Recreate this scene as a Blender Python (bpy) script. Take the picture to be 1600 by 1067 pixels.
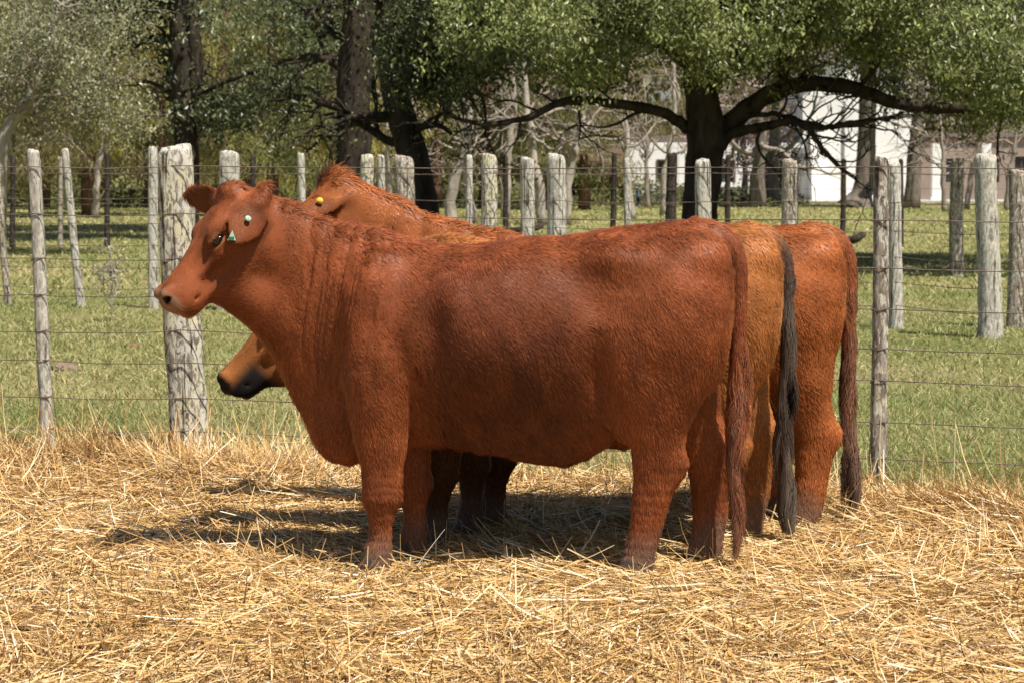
import bpy, math
import numpy as np
from mathutils import Vector

for _o in list(bpy.data.objects):
    bpy.data.objects.remove(_o, do_unlink=True)
scene = bpy.context.scene
COL = scene.collection
RNG = np.random.RandomState(7)

# ------------------------------------------------------------------ camera
F_PX, CAM_H, HORIZON = 3300.0, 1.55, 263.5
PITCH = math.atan((533.5 - HORIZON) / F_PX)
cam_data = bpy.data.cameras.new('camera')
cam_data.sensor_width = 36.0
cam_data.lens = F_PX / 1600.0 * 36.0
cam_data.clip_start, cam_data.clip_end = 0.1, 2000.0
cam_data.dof.use_dof = True
cam_data.dof.focus_distance = 8.1
cam_data.dof.aperture_fstop = 9.0
cam = bpy.data.objects.new('camera', cam_data)
cam.location = (0, 0, CAM_H)
cam.rotation_euler = (math.pi / 2 - PITCH, 0, 0)
COL.objects.link(cam)
scene.camera = cam

# ------------------------------------------------------------------ light
SUN_EL, SUN_AZ = 62.5, 41.0          # azimuth: degrees to the right of straight behind the camera
to_sun = Vector((math.sin(math.radians(SUN_AZ)) * math.cos(math.radians(SUN_EL)),
                 -math.cos(math.radians(SUN_AZ)) * math.cos(math.radians(SUN_EL)),
                 math.sin(math.radians(SUN_EL))))
sun_data = bpy.data.lights.new('sun', 'SUN')
sun_data.energy = 5.0
sun_data.angle = math.radians(0.55)
sun_data.color = (1.0, 0.93, 0.83)
sun = bpy.data.objects.new('sun', sun_data)
sun.rotation_euler = to_sun.to_track_quat('Z', 'Y').to_euler()
sun.location = (4, -4, 12)
COL.objects.link(sun)

world = bpy.data.worlds.new('World')
scene.world = world
world.use_nodes = True
_nt = world.node_tree
_sky = _nt.nodes.new('ShaderNodeTexSky')
_sky.sky_type = 'NISHITA'
_sky.sun_disc = False
_sky.sun_elevation = math.radians(SUN_EL)
_sky.sun_rotation = math.atan2(to_sun.x, to_sun.y)
_sky.air_density, _sky.dust_density, _sky.ozone_density = 1.0, 1.5, 1.0
_bg = _nt.nodes['Background']
_bg.inputs[1].default_value = 0.065
_nt.links.new(_sky.outputs[0], _bg.inputs[0])

scene.view_settings.view_transform = 'Standard'
scene.view_settings.look = 'None'
scene.view_settings.gamma = 1.0
scene.view_settings.use_curve_mapping = False
scene.view_settings.exposure = 0.56
scene.render.engine = 'CYCLES'
cy = scene.cycles
cy.max_bounces, cy.diffuse_bounces, cy.glossy_bounces = 4, 2, 2
cy.transmission_bounces, cy.transparent_max_bounces = 3, 6
cy.use_adaptive_sampling = False
cy.use_denoising = True
try:
    cy.denoiser = 'OPENIMAGEDENOISE'
    cy.denoising_input_passes = 'RGB_ALBEDO_NORMAL'
except Exception:
    pass
cy.sample_clamp_indirect = 6.0
scene.cycles_curves.shape = 'RIBBONS'
scene.cycles_curves.subdivisions = 2

# ------------------------------------------------------------------ helpers
def pix(px, py, D):
    """world point that the photograph shows at (px, py), D metres ahead of the camera"""
    f = np.array([0, math.cos(PITCH), -math.sin(PITCH)])
    u = np.array([0, math.sin(PITCH), math.cos(PITCH)])
    d = f + np.array([1., 0, 0]) * (px - 800) / F_PX - u * (py - 533.5) / F_PX
    return np.array([0, 0, CAM_H]) + d * (D / d[1])

def depth_of(py, z=0.0):
    """distance at which ground of height z shows at image row py"""
    t = math.tan(PITCH + math.atan((py - 533.5) / F_PX))
    return (CAM_H - z) / t

def tag(o, label=None, cat=None, group=None, kind=None):
    if label: o['label'] = label
    if cat: o['category'] = cat
    if group: o['group'] = group
    if kind: o['kind'] = kind
    return o

def empty(name, loc=(0, 0, 0)):
    o = bpy.data.objects.new(name, None)
    o.location = loc
    o.empty_display_size = 0.2
    COL.objects.link(o)
    return o

def mesh_from(name, V, Fc, mat=None, parent=None, smooth=False, col=None, data_only=False):
    """V (n,3); Fc list of (m,k) index arrays with the same k each, or one array"""
    me = bpy.data.meshes.new(name)
    V = np.ascontiguousarray(V, dtype=np.float32)
    fl = Fc if isinstance(Fc, (list, tuple)) else [Fc]
    fl = [np.asarray(f, dtype=np.int32) for f in fl if len(f)]
    me.vertices.add(len(V))
    me.vertices.foreach_set('co', V.ravel())
    loops = np.concatenate([f.ravel() for f in fl])
    tot = np.concatenate([np.full(len(f), f.shape[1], dtype=np.int32) for f in fl])
    start = np.concatenate([[0], np.cumsum(tot)[:-1]]).astype(np.int32)
    me.loops.add(len(loops))
    me.loops.foreach_set('vertex_index', loops)
    me.polygons.add(len(tot))
    me.polygons.foreach_set('loop_start', start)
    me.polygons.foreach_set('loop_total', tot)
    if col is not None:
        a = me.attributes.new('col', 'FLOAT_COLOR', 'POINT')
        c = np.ones((len(V), 4), dtype=np.float32)
        c[:, :3] = col
        a.data.foreach_set('color', c.ravel())
    me.update(calc_edges=True)
    me.validate()
    me.polygons.foreach_set('use_smooth', np.full(len(me.polygons), bool(smooth)))
    if mat: me.materials.append(mat)
    if data_only: return me
    o = bpy.data.objects.new(name, me)
    COL.objects.link(o)
    if parent: o.parent = parent
    return o

class MB:
    """collects boxes, tubes and quads into one mesh"""
    def __init__(s): s.V = []; s.Q = []; s.T = []; s.n = 0
    def add(s, V, Q=None, T=None):
        V = np.asarray(V, float)
        if Q is not None and len(Q): s.Q.append(np.asarray(Q) + s.n)
        if T is not None and len(T): s.T.append(np.asarray(T) + s.n)
        s.V.append(V); s.n += len(V)
        return s
    def box(s, c, d):
        c = np.array(c, float); d = np.array(d, float) / 2
        S = np.array([[-1,-1,-1],[1,-1,-1],[1,1,-1],[-1,1,-1],[-1,-1,1],[1,-1,1],[1,1,1],[-1,1,1]])
        return s.add(c + S * d, [[0,3,2,1],[4,5,6,7],[0,1,5,4],[1,2,6,5],[2,3,7,6],[3,0,4,7]])
    def tube(s, P, R, k=6, rough=0.0, rng=RNG):
        P = np.asarray(P, float); n = len(P)
        R = np.broadcast_to(np.asarray(R, float), (n,))
        T = np.gradient(P, axis=0)
        T /= np.linalg.norm(T, axis=1)[:, None] + 1e-9
        ref = np.array([0, 0, 1.]) if abs(T[:, 2]).mean() < 0.8 else np.array([1., 0, 0])
        U = np.cross(T, ref); U /= np.linalg.norm(U, axis=1)[:, None] + 1e-9
        W = np.cross(T, U)
        a = np.arange(k) * 2 * np.pi / k
        rr = R[:, None] * (1 + rough * rng.randn(n, k))
        V = P[:, None] + rr[..., None] * (np.cos(a)[None, :, None] * U[:, None] + np.sin(a)[None, :, None] * W[:, None])
        V = V.reshape(-1, 3)
        i = np.arange(n - 1)[:, None] * k; j = np.arange(k)[None]; j2 = (j + 1) % k
        Q = np.stack([i + j, i + j2, i + k + j2, i + k + j], -1).reshape(-1, 4)
        V = np.vstack([V, P[0], P[-1]])
        c0, c1 = n * k, n * k + 1
        T3 = [[c0, (q + 1) % k, q] for q in range(k)] + [[c1, (n - 1) * k + q, (n - 1) * k + (q + 1) % k] for q in range(k)]
        return s.add(V, Q, T3)
    def build(s, name, mat, parent=None, smooth=False, data_only=False):
        fl = []
        if s.Q: fl.append(np.vstack(s.Q))
        if s.T: fl.append(np.vstack(s.T))
        return mesh_from(name, np.vstack(s.V), fl, mat, parent, smooth, data_only=data_only)

_PERM = np.random.RandomState(3).rand(64, 64, 64).astype(np.float32)
def vnoise(P, scale=1.0, seed=0):
    """smooth value noise, 0..1"""
    P = np.asarray(P, np.float32) * scale + seed * 17.31 + 1000
    i = np.floor(P).astype(int); f = P - i
    f = f * f * (3 - 2 * f)
    i0 = i % 64; i1 = (i + 1) % 64
    def g(a, b, c): return _PERM[a[..., 0], b[..., 1], c[..., 2]]
    x, y, z = f[..., 0], f[..., 1], f[..., 2]
    c00 = g(i0, i0, i0) * (1 - x) + g(i1, i0, i0) * x
    c10 = g(i0, i1, i0) * (1 - x) + g(i1, i1, i0) * x
    c01 = g(i0, i0, i1) * (1 - x) + g(i1, i0, i1) * x
    c11 = g(i0, i1, i1) * (1 - x) + g(i1, i1, i1) * x
    return (c00 * (1 - y) + c10 * y) * (1 - z) + (c01 * (1 - y) + c11 * y) * z

def unit(v): return v / (np.linalg.norm(v, axis=-1, keepdims=True) + 1e-9)

def spline(P, n):
    """Catmull-Rom through the rows of P"""
    P = np.asarray(P, float)
    Q = np.vstack([2 * P[0] - P[1], P, 2 * P[-1] - P[-2]])
    t = np.linspace(0, len(P) - 1 - 1e-6, n); i = t.astype(int); f = (t - i)[:, None]
    a, b, c, d = Q[i], Q[i + 1], Q[i + 2], Q[i + 3]
    return 0.5 * (2 * b + (c - a) * f + (2 * a - 5 * b + 4 * c - d) * f ** 2 + (3 * b - a - 3 * c + d) * f ** 3)

# ------------------------------------------------------------------ materials
def new_mat(name):
    m = bpy.data.materials.new(name)
    m.use_nodes = True
    nt = m.node_tree
    return m, nt, nt.nodes['Principled BSDF']

def N(nt, typ, **kw):
    n = nt.nodes.new(typ)
    for k, v in kw.items():
        if k.startswith('i_'):
            key = k[2:]
            n.inputs[int(key) if key.isdigit() else key].default_value = v
        else: setattr(n, k, v)
    return n

def ramp(nt, stops):
    r = nt.nodes.new('ShaderNodeValToRGB')
    e = r.color_ramp.elements
    while len(e) < len(stops): e.new(0.5)
    for q, (p, c) in zip(e, stops):
        q.position = p; q.color = (*c, 1)
    return r

def noise_mat(name, stops, scale=5.0, stretch=(1, 1, 1), rough=0.9, bump=0.0, bump_scale=None, detail=6, spec=0.2, dist=0.0):
    m, nt, b = new_mat(name)
    tc = N(nt, 'ShaderNodeTexCoord'); mp = N(nt, 'ShaderNodeMapping')
    mp.inputs['Scale'].default_value = stretch
    nt.links.new(tc.outputs['Object'], mp.inputs[0])
    nz = N(nt, 'ShaderNodeTexNoise'); nz.inputs['Scale'].default_value = scale
    nz.inputs['Detail'].default_value = detail; nz.inputs['Roughness'].default_value = 0.62; nz.inputs['Distortion'].default_value = dist
    nt.links.new(mp.outputs[0], nz.inputs['Vector'])
    r = ramp(nt, stops); nt.links.new(nz.outputs[0], r.inputs[0]); nt.links.new(r.outputs[0], b.inputs['Base Color'])
    b.inputs['Roughness'].default_value = rough; b.inputs['Specular IOR Level'].default_value = spec
    if bump:
        bp = N(nt, 'ShaderNodeBump'); bp.inputs['Strength'].default_value = 1.0; bp.inputs['Distance'].default_value = bump
        n2 = N(nt, 'ShaderNodeTexNoise'); n2.inputs['Scale'].default_value = bump_scale or scale * 3; n2.inputs['Detail'].default_value = 5
        nt.links.new(mp.outputs[0], n2.inputs['Vector'])
        nt.links.new(n2.outputs[0], bp.inputs['Height']); nt.links.new(bp.outputs[0], b.inputs['Normal'])
    return m

def attr_mat(name, rough=0.6, spec=0.3, trans=0.0):
    """colour from the per-piece attribute col"""
    m, nt, b = new_mat(name)
    a = N(nt, 'ShaderNodeAttribute', attribute_name='col')
    nt.links.new(a.outputs['Color'], b.inputs['Base Color'])
    b.inputs['Roughness'].default_value = rough; b.inputs['Specular IOR Level'].default_value = spec
    if trans:
        t = N(nt, 'ShaderNodeBsdfTranslucent'); mx = N(nt, 'ShaderNodeMixShader'); mx.inputs[0].default_value = trans
        nt.links.new(a.outputs['Color'], t.inputs[0])
        nt.links.new(b.outputs[0], mx.inputs[1]); nt.links.new(t.outputs[0], mx.inputs[2])
        nt.links.new(mx.outputs[0], nt.nodes['Material Output'].inputs[0])
    return m

def plain_mat(name, c, rough=0.7, spec=0.3):
    """slightly mottled single colour"""
    c = np.array(c)
    return noise_mat(name, [(0.3, tuple(c * 0.85)), (0.7, tuple(np.minimum(c * 1.12, 1)))], scale=9, rough=rough, spec=spec)

def ribbons(P0, D, L, W, lift, seg=2, roll=None, rng=RNG, bend=0.0, tip=1.0):
    """narrow bent strips: start P0, direction D, length L, width W -> V, Q arrays"""
    n = len(P0)
    D = unit(D)
    side = unit(np.cross(D, np.tile([0, 0, 1.], (n, 1)) + 0.01 * rng.randn(n, 3)))
    nor = np.cross(side, D)
    r = rng.uniform(-0.9, 0.9, n) if roll is None else roll
    sd = side * np.cos(r)[:, None] + nor * np.sin(r)[:, None]
    k = seg + 1
    t = np.linspace(0, 1, k)
    bd = np.asarray(bend) * np.ones(n)
    C = P0[:, None] + D[:, None] * (t[None, :, None] * L[:, None, None]) + nor[:, None] * (-(bd * L)[:, None] * t[None] ** 2)[..., None]
    wt = 1 + (tip - 1) * t ** 1.5
    off = sd[:, None] * (W[:, None] * wt[None] * 0.5)[..., None]
    V = np.stack([C - off, C + off], 2).reshape(n, 2 * k, 3)
    base = (np.arange(n) * 2 * k)[:, None]
    q = [base + np.array([[2 * s, 2 * s + 1, 2 * s + 3, 2 * s + 2]]) for s in range(seg)]
    return V.reshape(-1, 3), np.concatenate(q, 0), 2 * k
# ------------------------------------------------------------------ ground
def pasture_material():
    m, nt, b = new_mat('pasture_turf')
    tc = N(nt, 'ShaderNodeTexCoord')
    n1 = N(nt, 'ShaderNodeTexNoise'); n1.inputs['Scale'].default_value = .35; n1.inputs['Detail'].default_value = 6
    n2 = N(nt, 'ShaderNodeTexNoise'); n2.inputs['Scale'].default_value = 9; n2.inputs['Detail'].default_value = 8; n2.inputs['Roughness'].default_value = .7
    for q in (n1, n2): nt.links.new(tc.outputs['Object'], q.inputs['Vector'])
    r1 = ramp(nt, [(.3, (.16, .175, .06)), (.5, (.24, .23, .09)), (.7, (.33, .28, .15))])
    r2 = ramp(nt, [(.3, (.45, .45, .42)), (.7, (1.3, 1.3, 1.25))])
    mx = N(nt, 'ShaderNodeMix', data_type='RGBA', blend_type='MULTIPLY'); mx.inputs[0].default_value = 1
    nt.links.new(n1.outputs[0], r1.inputs[0]); nt.links.new(n2.outputs[0], r2.inputs[0])
    nt.links.new(r1.outputs[0], mx.inputs[6]); nt.links.new(r2.outputs[0], mx.inputs[7]); nt.links.new(mx.outputs[2], b.inputs['Base Color'])
    b.inputs['Roughness'].default_value = 1; b.inputs['Specular IOR Level'].default_value = .05
    bp = N(nt, 'ShaderNodeBump'); bp.inputs['Distance'].default_value = .06; nt.links.new(n2.outputs[0], bp.inputs['Height']); nt.links.new(bp.outputs[0], b.inputs['Normal'])
    return m

def grid_sheet(xs, ys, fn):
    X, Y = np.meshgrid(xs, ys, indexing='ij')
    V = np.stack([X, Y, fn(X, Y)], -1).reshape(-1, 3)
    n, k = len(xs), len(ys)
    i = np.arange(n - 1)[:, None] * k + np.arange(k - 1)[None]
    return V, np.stack([i, i + k, i + k + 1, i + 1], -1).reshape(-1, 4)

V, Q = grid_sheet(np.array([-600, -200, -60, -20, 0, 20, 60, 200, 600.]), np.array([-60, 0, 20, 60, 120, 200, 400, 900.]), lambda x, y: 0 * x)
tag(mesh_from('ground', V, Q, pasture_material()), kind='structure')

# straw bed: far edge and thickness
def straw_edge(x):
    return np.interp(x, [-6, -2.6, -1.9, -1.2, -.6, .2, 1.0, 1.5, 2.0, 2.6, 6], [11.1, 11.0, 11.25, 11.0, 10.65, 10.8, 10.5, 10.05, 9.85, 9.4, 9.2])
def straw_h(x, y):
    P = np.stack([x, y, 0 * x], -1)
    h = -.026 + .032 * vnoise(P, 1.1, 51) + .026 * vnoise(P, 3.3, 52)
    h = h - .022 * np.exp(-((x - .2) / 1.3) ** 4 - ((y - 8.6) / .9) ** 4)          # trodden down by the cattle
    e = straw_edge(x) + .35 * (vnoise(P, 2.0, 53) - .5)
    d = e - y
    amp = np.interp(x, [-6, -3, -2.2, -1.4, -.8, 0, 1, 1.6, 2.3, 3, 6], [.03, .04, .07, .055, .02, .01, .02, .035, .045, .02, .02])
    h = h + amp * np.exp(-((d - .55) / .45) ** 2) * (.5 + vnoise(P, 2.6, 54))
    return .004 + np.where(d < 0, -.04, h * np.clip(d / .3, 0, 1) - .03 * (1 - np.clip(d / .3, 0, 1)))

M_straw_bed = noise_mat('straw_bed_litter', [(.3, (.16, .095, .035)), (.5, (.36, .23, .085)), (.7, (.58, .40, .17))], scale=28, stretch=(1, 2.2, 1), bump=.03, bump_scale=40, detail=8, spec=.1)
V, Q = grid_sheet(np.arange(-4.6, 4.61, .06), np.arange(4.6, 12.6, .06), straw_h)
tag(mesh_from('straw_bed', V, Q, M_straw_bed, smooth=True), kind='structure')

M_straw = attr_mat('straw_stalks', .55, .3, .12)
def straw_cols(n, rng):
    pal = np.array([(.72, .52, .265), (.63, .415, .165), (.50, .30, .105), (.36, .20, .07), (.19, .10, .04), (.88, .76, .54)])
    k = rng.choice(6, n, p=[.24, .27, .22, .13, .06, .08])
    return pal[k] * (.8 + .35 * rng.rand(n))[:, None]

def make_straw():
    rng = np.random.RandomState(11)
    Vs, Qs, Cs, off = [], [], [], 0
    def put(x, y, zlo, zhi, L, W, inc, bend, tip, seg=2, shade=1.0):
        nonlocal off
        n = len(x)
        az = rng.rand(n) * 2 * math.pi; sw = rng.rand(n) < .55                # swathes lie roughly one way
        az[sw] = (6.3 * vnoise(np.stack([x, y, 0 * x], 1), 1.6, 57) + rng.randn(n) * .45)[sw]
        d = np.stack([np.cos(az) * np.cos(inc), np.sin(az) * np.cos(inc), np.sin(inc)], 1)
        h = straw_h(x, y)
        z = h + zlo + (zhi - zlo) * rng.rand(n)
        P0 = np.stack([x, y, z], 1) - d * (L * np.where(inc > .3, .05, .5))[:, None]
        V, Q, per = ribbons(P0, d, L, W, 0, seg, rng=rng, bend=bend, tip=tip)
        Vs.append(V); Qs.append(Q + off); off += len(V)
        Cs.append(np.repeat(straw_cols(n, rng) * shade, per, 0))
    def scatter(n, y0=5.6, y1=12.4, xw=1.0):
        y = y0 + (y1 - y0) * rng.rand(n)
        x = (rng.rand(n) * 2 - 1) * (y * .262 + .75)
        ok = straw_edge(x) + .3 * rng.randn(n) * .6 - y > 0
        return x[ok], y[ok]
    x, y = scatter(172000); n = len(x)                                    # lying litter
    put(x, y, -.012, .022, .05 + .22 * rng.rand(n) ** 1.6, .0028 + .0032 * rng.rand(n), rng.randn(n) * .13, rng.randn(n) * .05, .8)
    x, y = scatter(26000); n = len(x)                                     # longer stalks on top
    put(x, y, -.005, .022, .16 + .34 * rng.rand(n) ** 1.5, .0035 + .004 * rng.rand(n), rng.randn(n) * .12, rng.randn(n) * .08, .7, 3)
    x, y = scatter(12500); n = len(x)                                      # raised ends
    put(x, y, -.02, .02, .06 + .16 * rng.rand(n) ** 1.5, .0025 + .0025 * rng.rand(n), .2 + .7 * rng.rand(n), rng.randn(n) * .3, .5, 3)
    n = 16000                                                             # heap along the fence
    x = (rng.rand(n) * 2 - 1) * 3.6; y = straw_edge(x) - .35 + .34 * rng.randn(n)
    ok = (y < straw_edge(x) + .25) & (rng.rand(n) < np.interp(x, [-4, -1.1, -.7, .9, 1.4, 4], [1, 1, .35, .35, 1, .8])); x, y = x[ok], y[ok]; n = len(x)
    put(x, y, -.02, .05,   .08 + .20 * rng.rand(n), .003 + .003 * rng.rand(n), np.abs(rng.randn(n)) * .28, rng.randn(n) * .25, .6, 3)
    for q in range(34):                                                   # tufts and small heaps at the edge of the bed
        left = q < 24
        cx = rng.uniform(-2.9, -.9) if left else rng.uniform(1.3, 2.9); cy = float(straw_edge(np.array(cx))) - .38 + .2 * rng.randn(); n = rng.randint(40, 110)
        put(cx + .10 * rng.randn(n), cy + .10 * rng.randn(n), -.03, .03, .12 + .30 * rng.rand(n), .003 + .003 * rng.rand(n), .08 + .75 * rng.rand(n) ** 1.5, rng.randn(n) * .25, .5, 3)
    n = 200                                                               # single tall stems against the grass
    x = (rng.rand(n) * 2 - 1) * 3.4; y = straw_edge(x) - .1 + .2 * rng.randn(n)
    put(x, y, -.03, .0, .18 + .3 * rng.rand(n), .0035 + .003 * rng.rand(n), .8 + .7 * rng.rand(n), rng.randn(n) * .15, .6, 3)
    o = mesh_from('straw', np.vstack(Vs), np.vstack(Qs), M_straw, None, False, np.vstack(Cs))
    tag(o, 'loose golden straw covering the ground under the cattle', 'straw', kind='stuff')
make_straw()

# grass
M_grass = attr_mat('grass_blades', .6, .25, .25)
def make_grass():
    rng = np.random.RandomState(12)
    Vs, Qs, Cs, off = [], [], [], 0
    def band(n, y0, y1, hmin, hmax, w, straw=0.12):
        nonlocal off
        y = np.sqrt(y0 ** 2 + (y1 ** 2 - y0 ** 2) * rng.rand(n)); x = (rng.rand(n) * 2 - 1) * (y * .255 + .6)
        ok = (y > straw_edge(x) - .25); x, y = x[ok], y[ok]; n = len(x)
        P = np.stack([x, y, 0 * x], 1)
        big = vnoise(P, .55, 61); fine = vnoise(P, 2.3, 62)
        keep = rng.rand(n) < .35 + .9 * fine; P, big, fine = P[keep], big[keep], fine[keep]; n = len(P)
        az = rng.rand(n) * 2 * math.pi; inc = .35 + .9 * rng.rand(n)
        d = np.stack([np.cos(az) * np.cos(inc), np.sin(az) * np.cos(inc), np.sin(inc)], 1)
        L = hmin + (hmax - hmin) * rng.rand(n) * (.4 + .9 * fine)
        V, Q, per = ribbons(P, d, L, w * (.6 + .8 * rng.rand(n)), 0, 2, rng=rng, bend=rng.rand(n) * .35, tip=.25)
        g = np.array([.195, .25, .072]); ye = np.array([.40, .36, .165]); de = np.array([.52, .43, .22])
        c = g + (ye - g) * np.clip(big * 1.1 - .1 + .3 * rng.randn(n), 0, 1)[:, None]
        dead = rng.rand(n) < straw * (.5 + 1.3 * big)
        c[dead] = de * (.7 + .5 * rng.rand(dead.sum()))[:, None]
        c *= (.75 + .45 * rng.rand(n))[:, None]
        Vs.append(V); Qs.append(Q + off); off += len(V); Cs.append(np.repeat(c, per, 0))
    band(125000, 9.0, 15, .03, .075, .0046, .2)
    band(105000, 14, 26, .03, .08, .008, .18)
    band(60000, 25, 50, .04, .10, .02, .2)
    band(40000, 48, 98, .05, .12, .045, .16)
    o = mesh_from('grass', np.vstack(Vs), np.vstack(Qs), M_grass, None, False, np.vstack(Cs))
    tag(o, 'short green pasture grass with dry blades beyond the fence', 'grass', kind='stuff')
make_grass()

# ------------------------------------------------------------------ house
M_white = noise_mat('white_plaster', [(.3, (.72, .71, .68)), (.7, (.84, .83, .80))], scale=1.2, bump=.01, bump_scale=12)
M_pink = noise_mat('pale_brown_plaster', [(.3, (.25, .19, .155)), (.7, (.34, .27, .225))], scale=1.2)
M_tile = noise_mat('clay_roof_tiles', [(.3, (.13, .105, .09)), (.7, (.24, .19, .16))], scale=6)
M_dark = plain_mat('dark_interior', (.02, .02, .02), .8, .1)
M_glass = plain_mat('window_glass', (.03, .035, .04), .15, .5)
M_brown_wood = plain_mat('brown_door_wood', (.12, .07, .045))
def hx(px, D=98): return (px - 800) * D / F_PX
def hz(py, D=98): return CAM_H - (py - HORIZON) * D / F_PX
def wall_with_holes(m, x0, x1, z0, z1, y, t, holes):
    """wall in the x-z plane built from boxes round its openings"""
    xs = sorted({x0, x1, *[h[0] for h in holes], *[h[1] for h in holes]}); zs = sorted({z0, z1, *[h[2] for h in holes], *[h[3] for h in holes]})
    for a, b in zip(xs, xs[1:]):
        for c, d in zip(zs, zs[1:]):
            if not any(h[0] <= (a + b) / 2 <= h[1] and h[2] <= (c + d) / 2 <= h[3] for h in holes):
                m.box(((a + b) / 2, y + t / 2, (c + d) / 2), (b - a, t, d - c))
def house():
    r = empty('white_house', (hx(1300), 98, 0))
    tag(r, 'white plastered house half hidden by the spreading tree', 'house')
    def P(px): return hx(px) - hx(1300)
    # tall white gabled block
    m = MB(); h_ = [(P(1330), P(1345), 1.1, 2.3), (P(1385), P(1398), 1.1, 2.3)]
    wall_with_holes(m, P(1252), P(1430), 0, 5.8, 0, .25, [])
    m.box((P(1252) + .125, 4, 2.9), (.25, 7.5, 5.8)); m.box((P(1430) - .125, 4, 2.9), (.25, 7.5, 5.8))
    xa, xb = P(1252), P(1430)
    m.add([[xa, 0, 5.8], [xb, 0, 5.8], [(xa + xb) / 2, 0, 7.3], [xa, .25, 5.8], [xb, .25, 5.8], [(xa + xb) / 2, .25, 7.3]], [[0, 3, 5, 2], [1, 2, 5, 4]], [[0, 1, 2], [5, 4, 3]])
    m.build('wall', M_white, r)
    m = MB(); xm = (xa + xb) / 2
    for s_, x_ in ((-1, xa - .4), (1, xb + .4)):
        m.add([[x_, -.5, 5.62], [xm, -.5, 7.48], [xm, 8, 7.48], [x_, 8, 5.62], [x_, -.5, 5.76], [xm, -.5, 7.62], [xm, 8, 7.62], [x_, 8, 5.76]],
              [[0, 3, 2, 1], [4, 5, 6, 7], [0, 1, 5, 4], [2, 3, 7, 6], [0, 4, 7, 3], [1, 2, 6, 5]])
    m.build('roof', M_tile, r)
    # sloping wedge added in place of a tree's shadow on the wall, and downpipe
    m = MB(); bx0, bx1 = P(1262), P(1282)
    m.add([[bx0, -1.3, 0], [bx1, -1.3, 0], [bx1, -.003, 0], [bx0, -.003, 0], [bx0, -.45, 3.2], [bx1, -.45, 3.2], [bx1, -.003, 3.5], [bx0, -.003, 3.5]],
          [[0, 3, 2, 1], [4, 5, 6, 7], [0, 1, 5, 4], [1, 2, 6, 5], [2, 3, 7, 6], [3, 0, 4, 7]])
    m.build('shadow_wedge', M_white, r)
    m = MB(); m.tube([(P(1316), -.08, 0), (P(1316), -.08, 4.5)], [.05, .05], 8); m.build('downpipe', plain_mat('grey_pipe', (.3, .3, .3)), r)
    # low porch wing to the left
    m = MB(); doors = [(P(1186), P(1208), 0, 2.15), (P(1216), P(1238), 0, 2.15), (P(1085), P(1105), 0, 2.15), (P(1030), P(1055), .9, 1.9), (P(1130), P(1150), .9, 1.9)]
    wall_with_holes(m, P(985), P(1252) - .003, 0, 2.75, 1.2, .25, doors)
    m.box((P(985) + .125, 5.2, 1.375), (.25, 7.5, 2.75)); m.build('wing_wall', M_white, r)
    for i, d in enumerate(doors):
        mm = MB(); mm.box(((d[0] + d[1]) / 2, 1.4, (d[2] + d[3]) / 2), (d[1] - d[0] - .02, .06, d[3] - d[2] - .02))
        o = mm.build('door' if d[2] == 0 else 'window', M_dark if d[2] == 0 else M_glass, r)
        f = MB(); w = .07
        for x_ in (d[0] - w / 2, d[1] + w / 2): f.box((x_, 1.18, (d[2] + d[3]) / 2), (w, .08, d[3] - d[2]))
        f.box(((d[0] + d[1]) / 2, 1.18, d[3] + w / 2), (d[1] - d[0] + 2 * w, .08, w)); f.build('frame', M_brown_wood, o)
    for px in (1010, 1062, 1114, 1172, 1228):
        mm = MB(); mm.box((P(px), -.6, 1.25), (.24, .24, 2.5)); mm.box((P(px), -.6, .1), (.34, .34, .2)); mm.box((P(px), -.6, 2.42), (.34, .34, .14)); mm.build('porch_column', M_white, r)
    mm = MB(); mm.box(((P(975) + P(1252)) / 2 - .03, -.6, 2.6), (P(1252) - P(975) - .06, .3, .2)); mm.build('porch_beam', M_white, r)
    mm = MB(); mm.box(((P(985) + P(1252)) / 2, 4.6, 2.9), (P(1252) - P(985) - .02, 6.0, .3)); mm.build('roof', M_tile, r)
    # brown wing to the right
    m = MB(); win = [(P(1482), P(1506), .9, 2.0), (P(1540), P(1566), .9, 2.0), (P(1590), P(1612), 0, 2.1)]
    wall_with_holes(m, P(1430) + .003, P(1700), 0, 3.0, .9, .25, win); m.build('side_wall', M_pink, r)
    for d in win:
        mm = MB(); mm.box(((d[0] + d[1]) / 2, 1.08, (d[2] + d[3]) / 2), (d[1] - d[0] - .02, .05, d[3] - d[2] - .02)); o = mm.build('window', M_glass, r)
        f = MB(); f.box(((d[0] + d[1]) / 2, 1.03, (d[2] + d[3]) / 2), (.05, .06, d[3] - d[2] - .02)); f.build('frame', M_brown_wood, o)
    for px in (1456, 1532, 1640):
        mm = MB(); mm.box((P(px), -.7, 1.35), (.42, .42, 2.7)); mm.box((P(px), -.7, .12), (.54, .54, .24)); mm.build('porch_column', M_white, r)
    mm = MB(); mm.box(((P(1432) + P(1700)) / 2, 2.0, 3.08), (P(1700) - P(1432), 2.6, .16)); mm.build('roof', M_tile, r)
    mm = MB(); mm.box(((P(1438) + P(1700)) / 2, -.7, 2.78), (P(1700) - P(1438), .3, .16)); mm.build('porch_beam', M_brown_wood, r)
    m = MB(); m.box((P(1340), -1.0, .05), (P(1720) - P(975), 3.9, .1)); m.build('terrace', noise_mat('terrace_concrete', [(.3, (.4, .4, .38)), (.7, (.55, .54, .5))], 3), r)
house()

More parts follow.
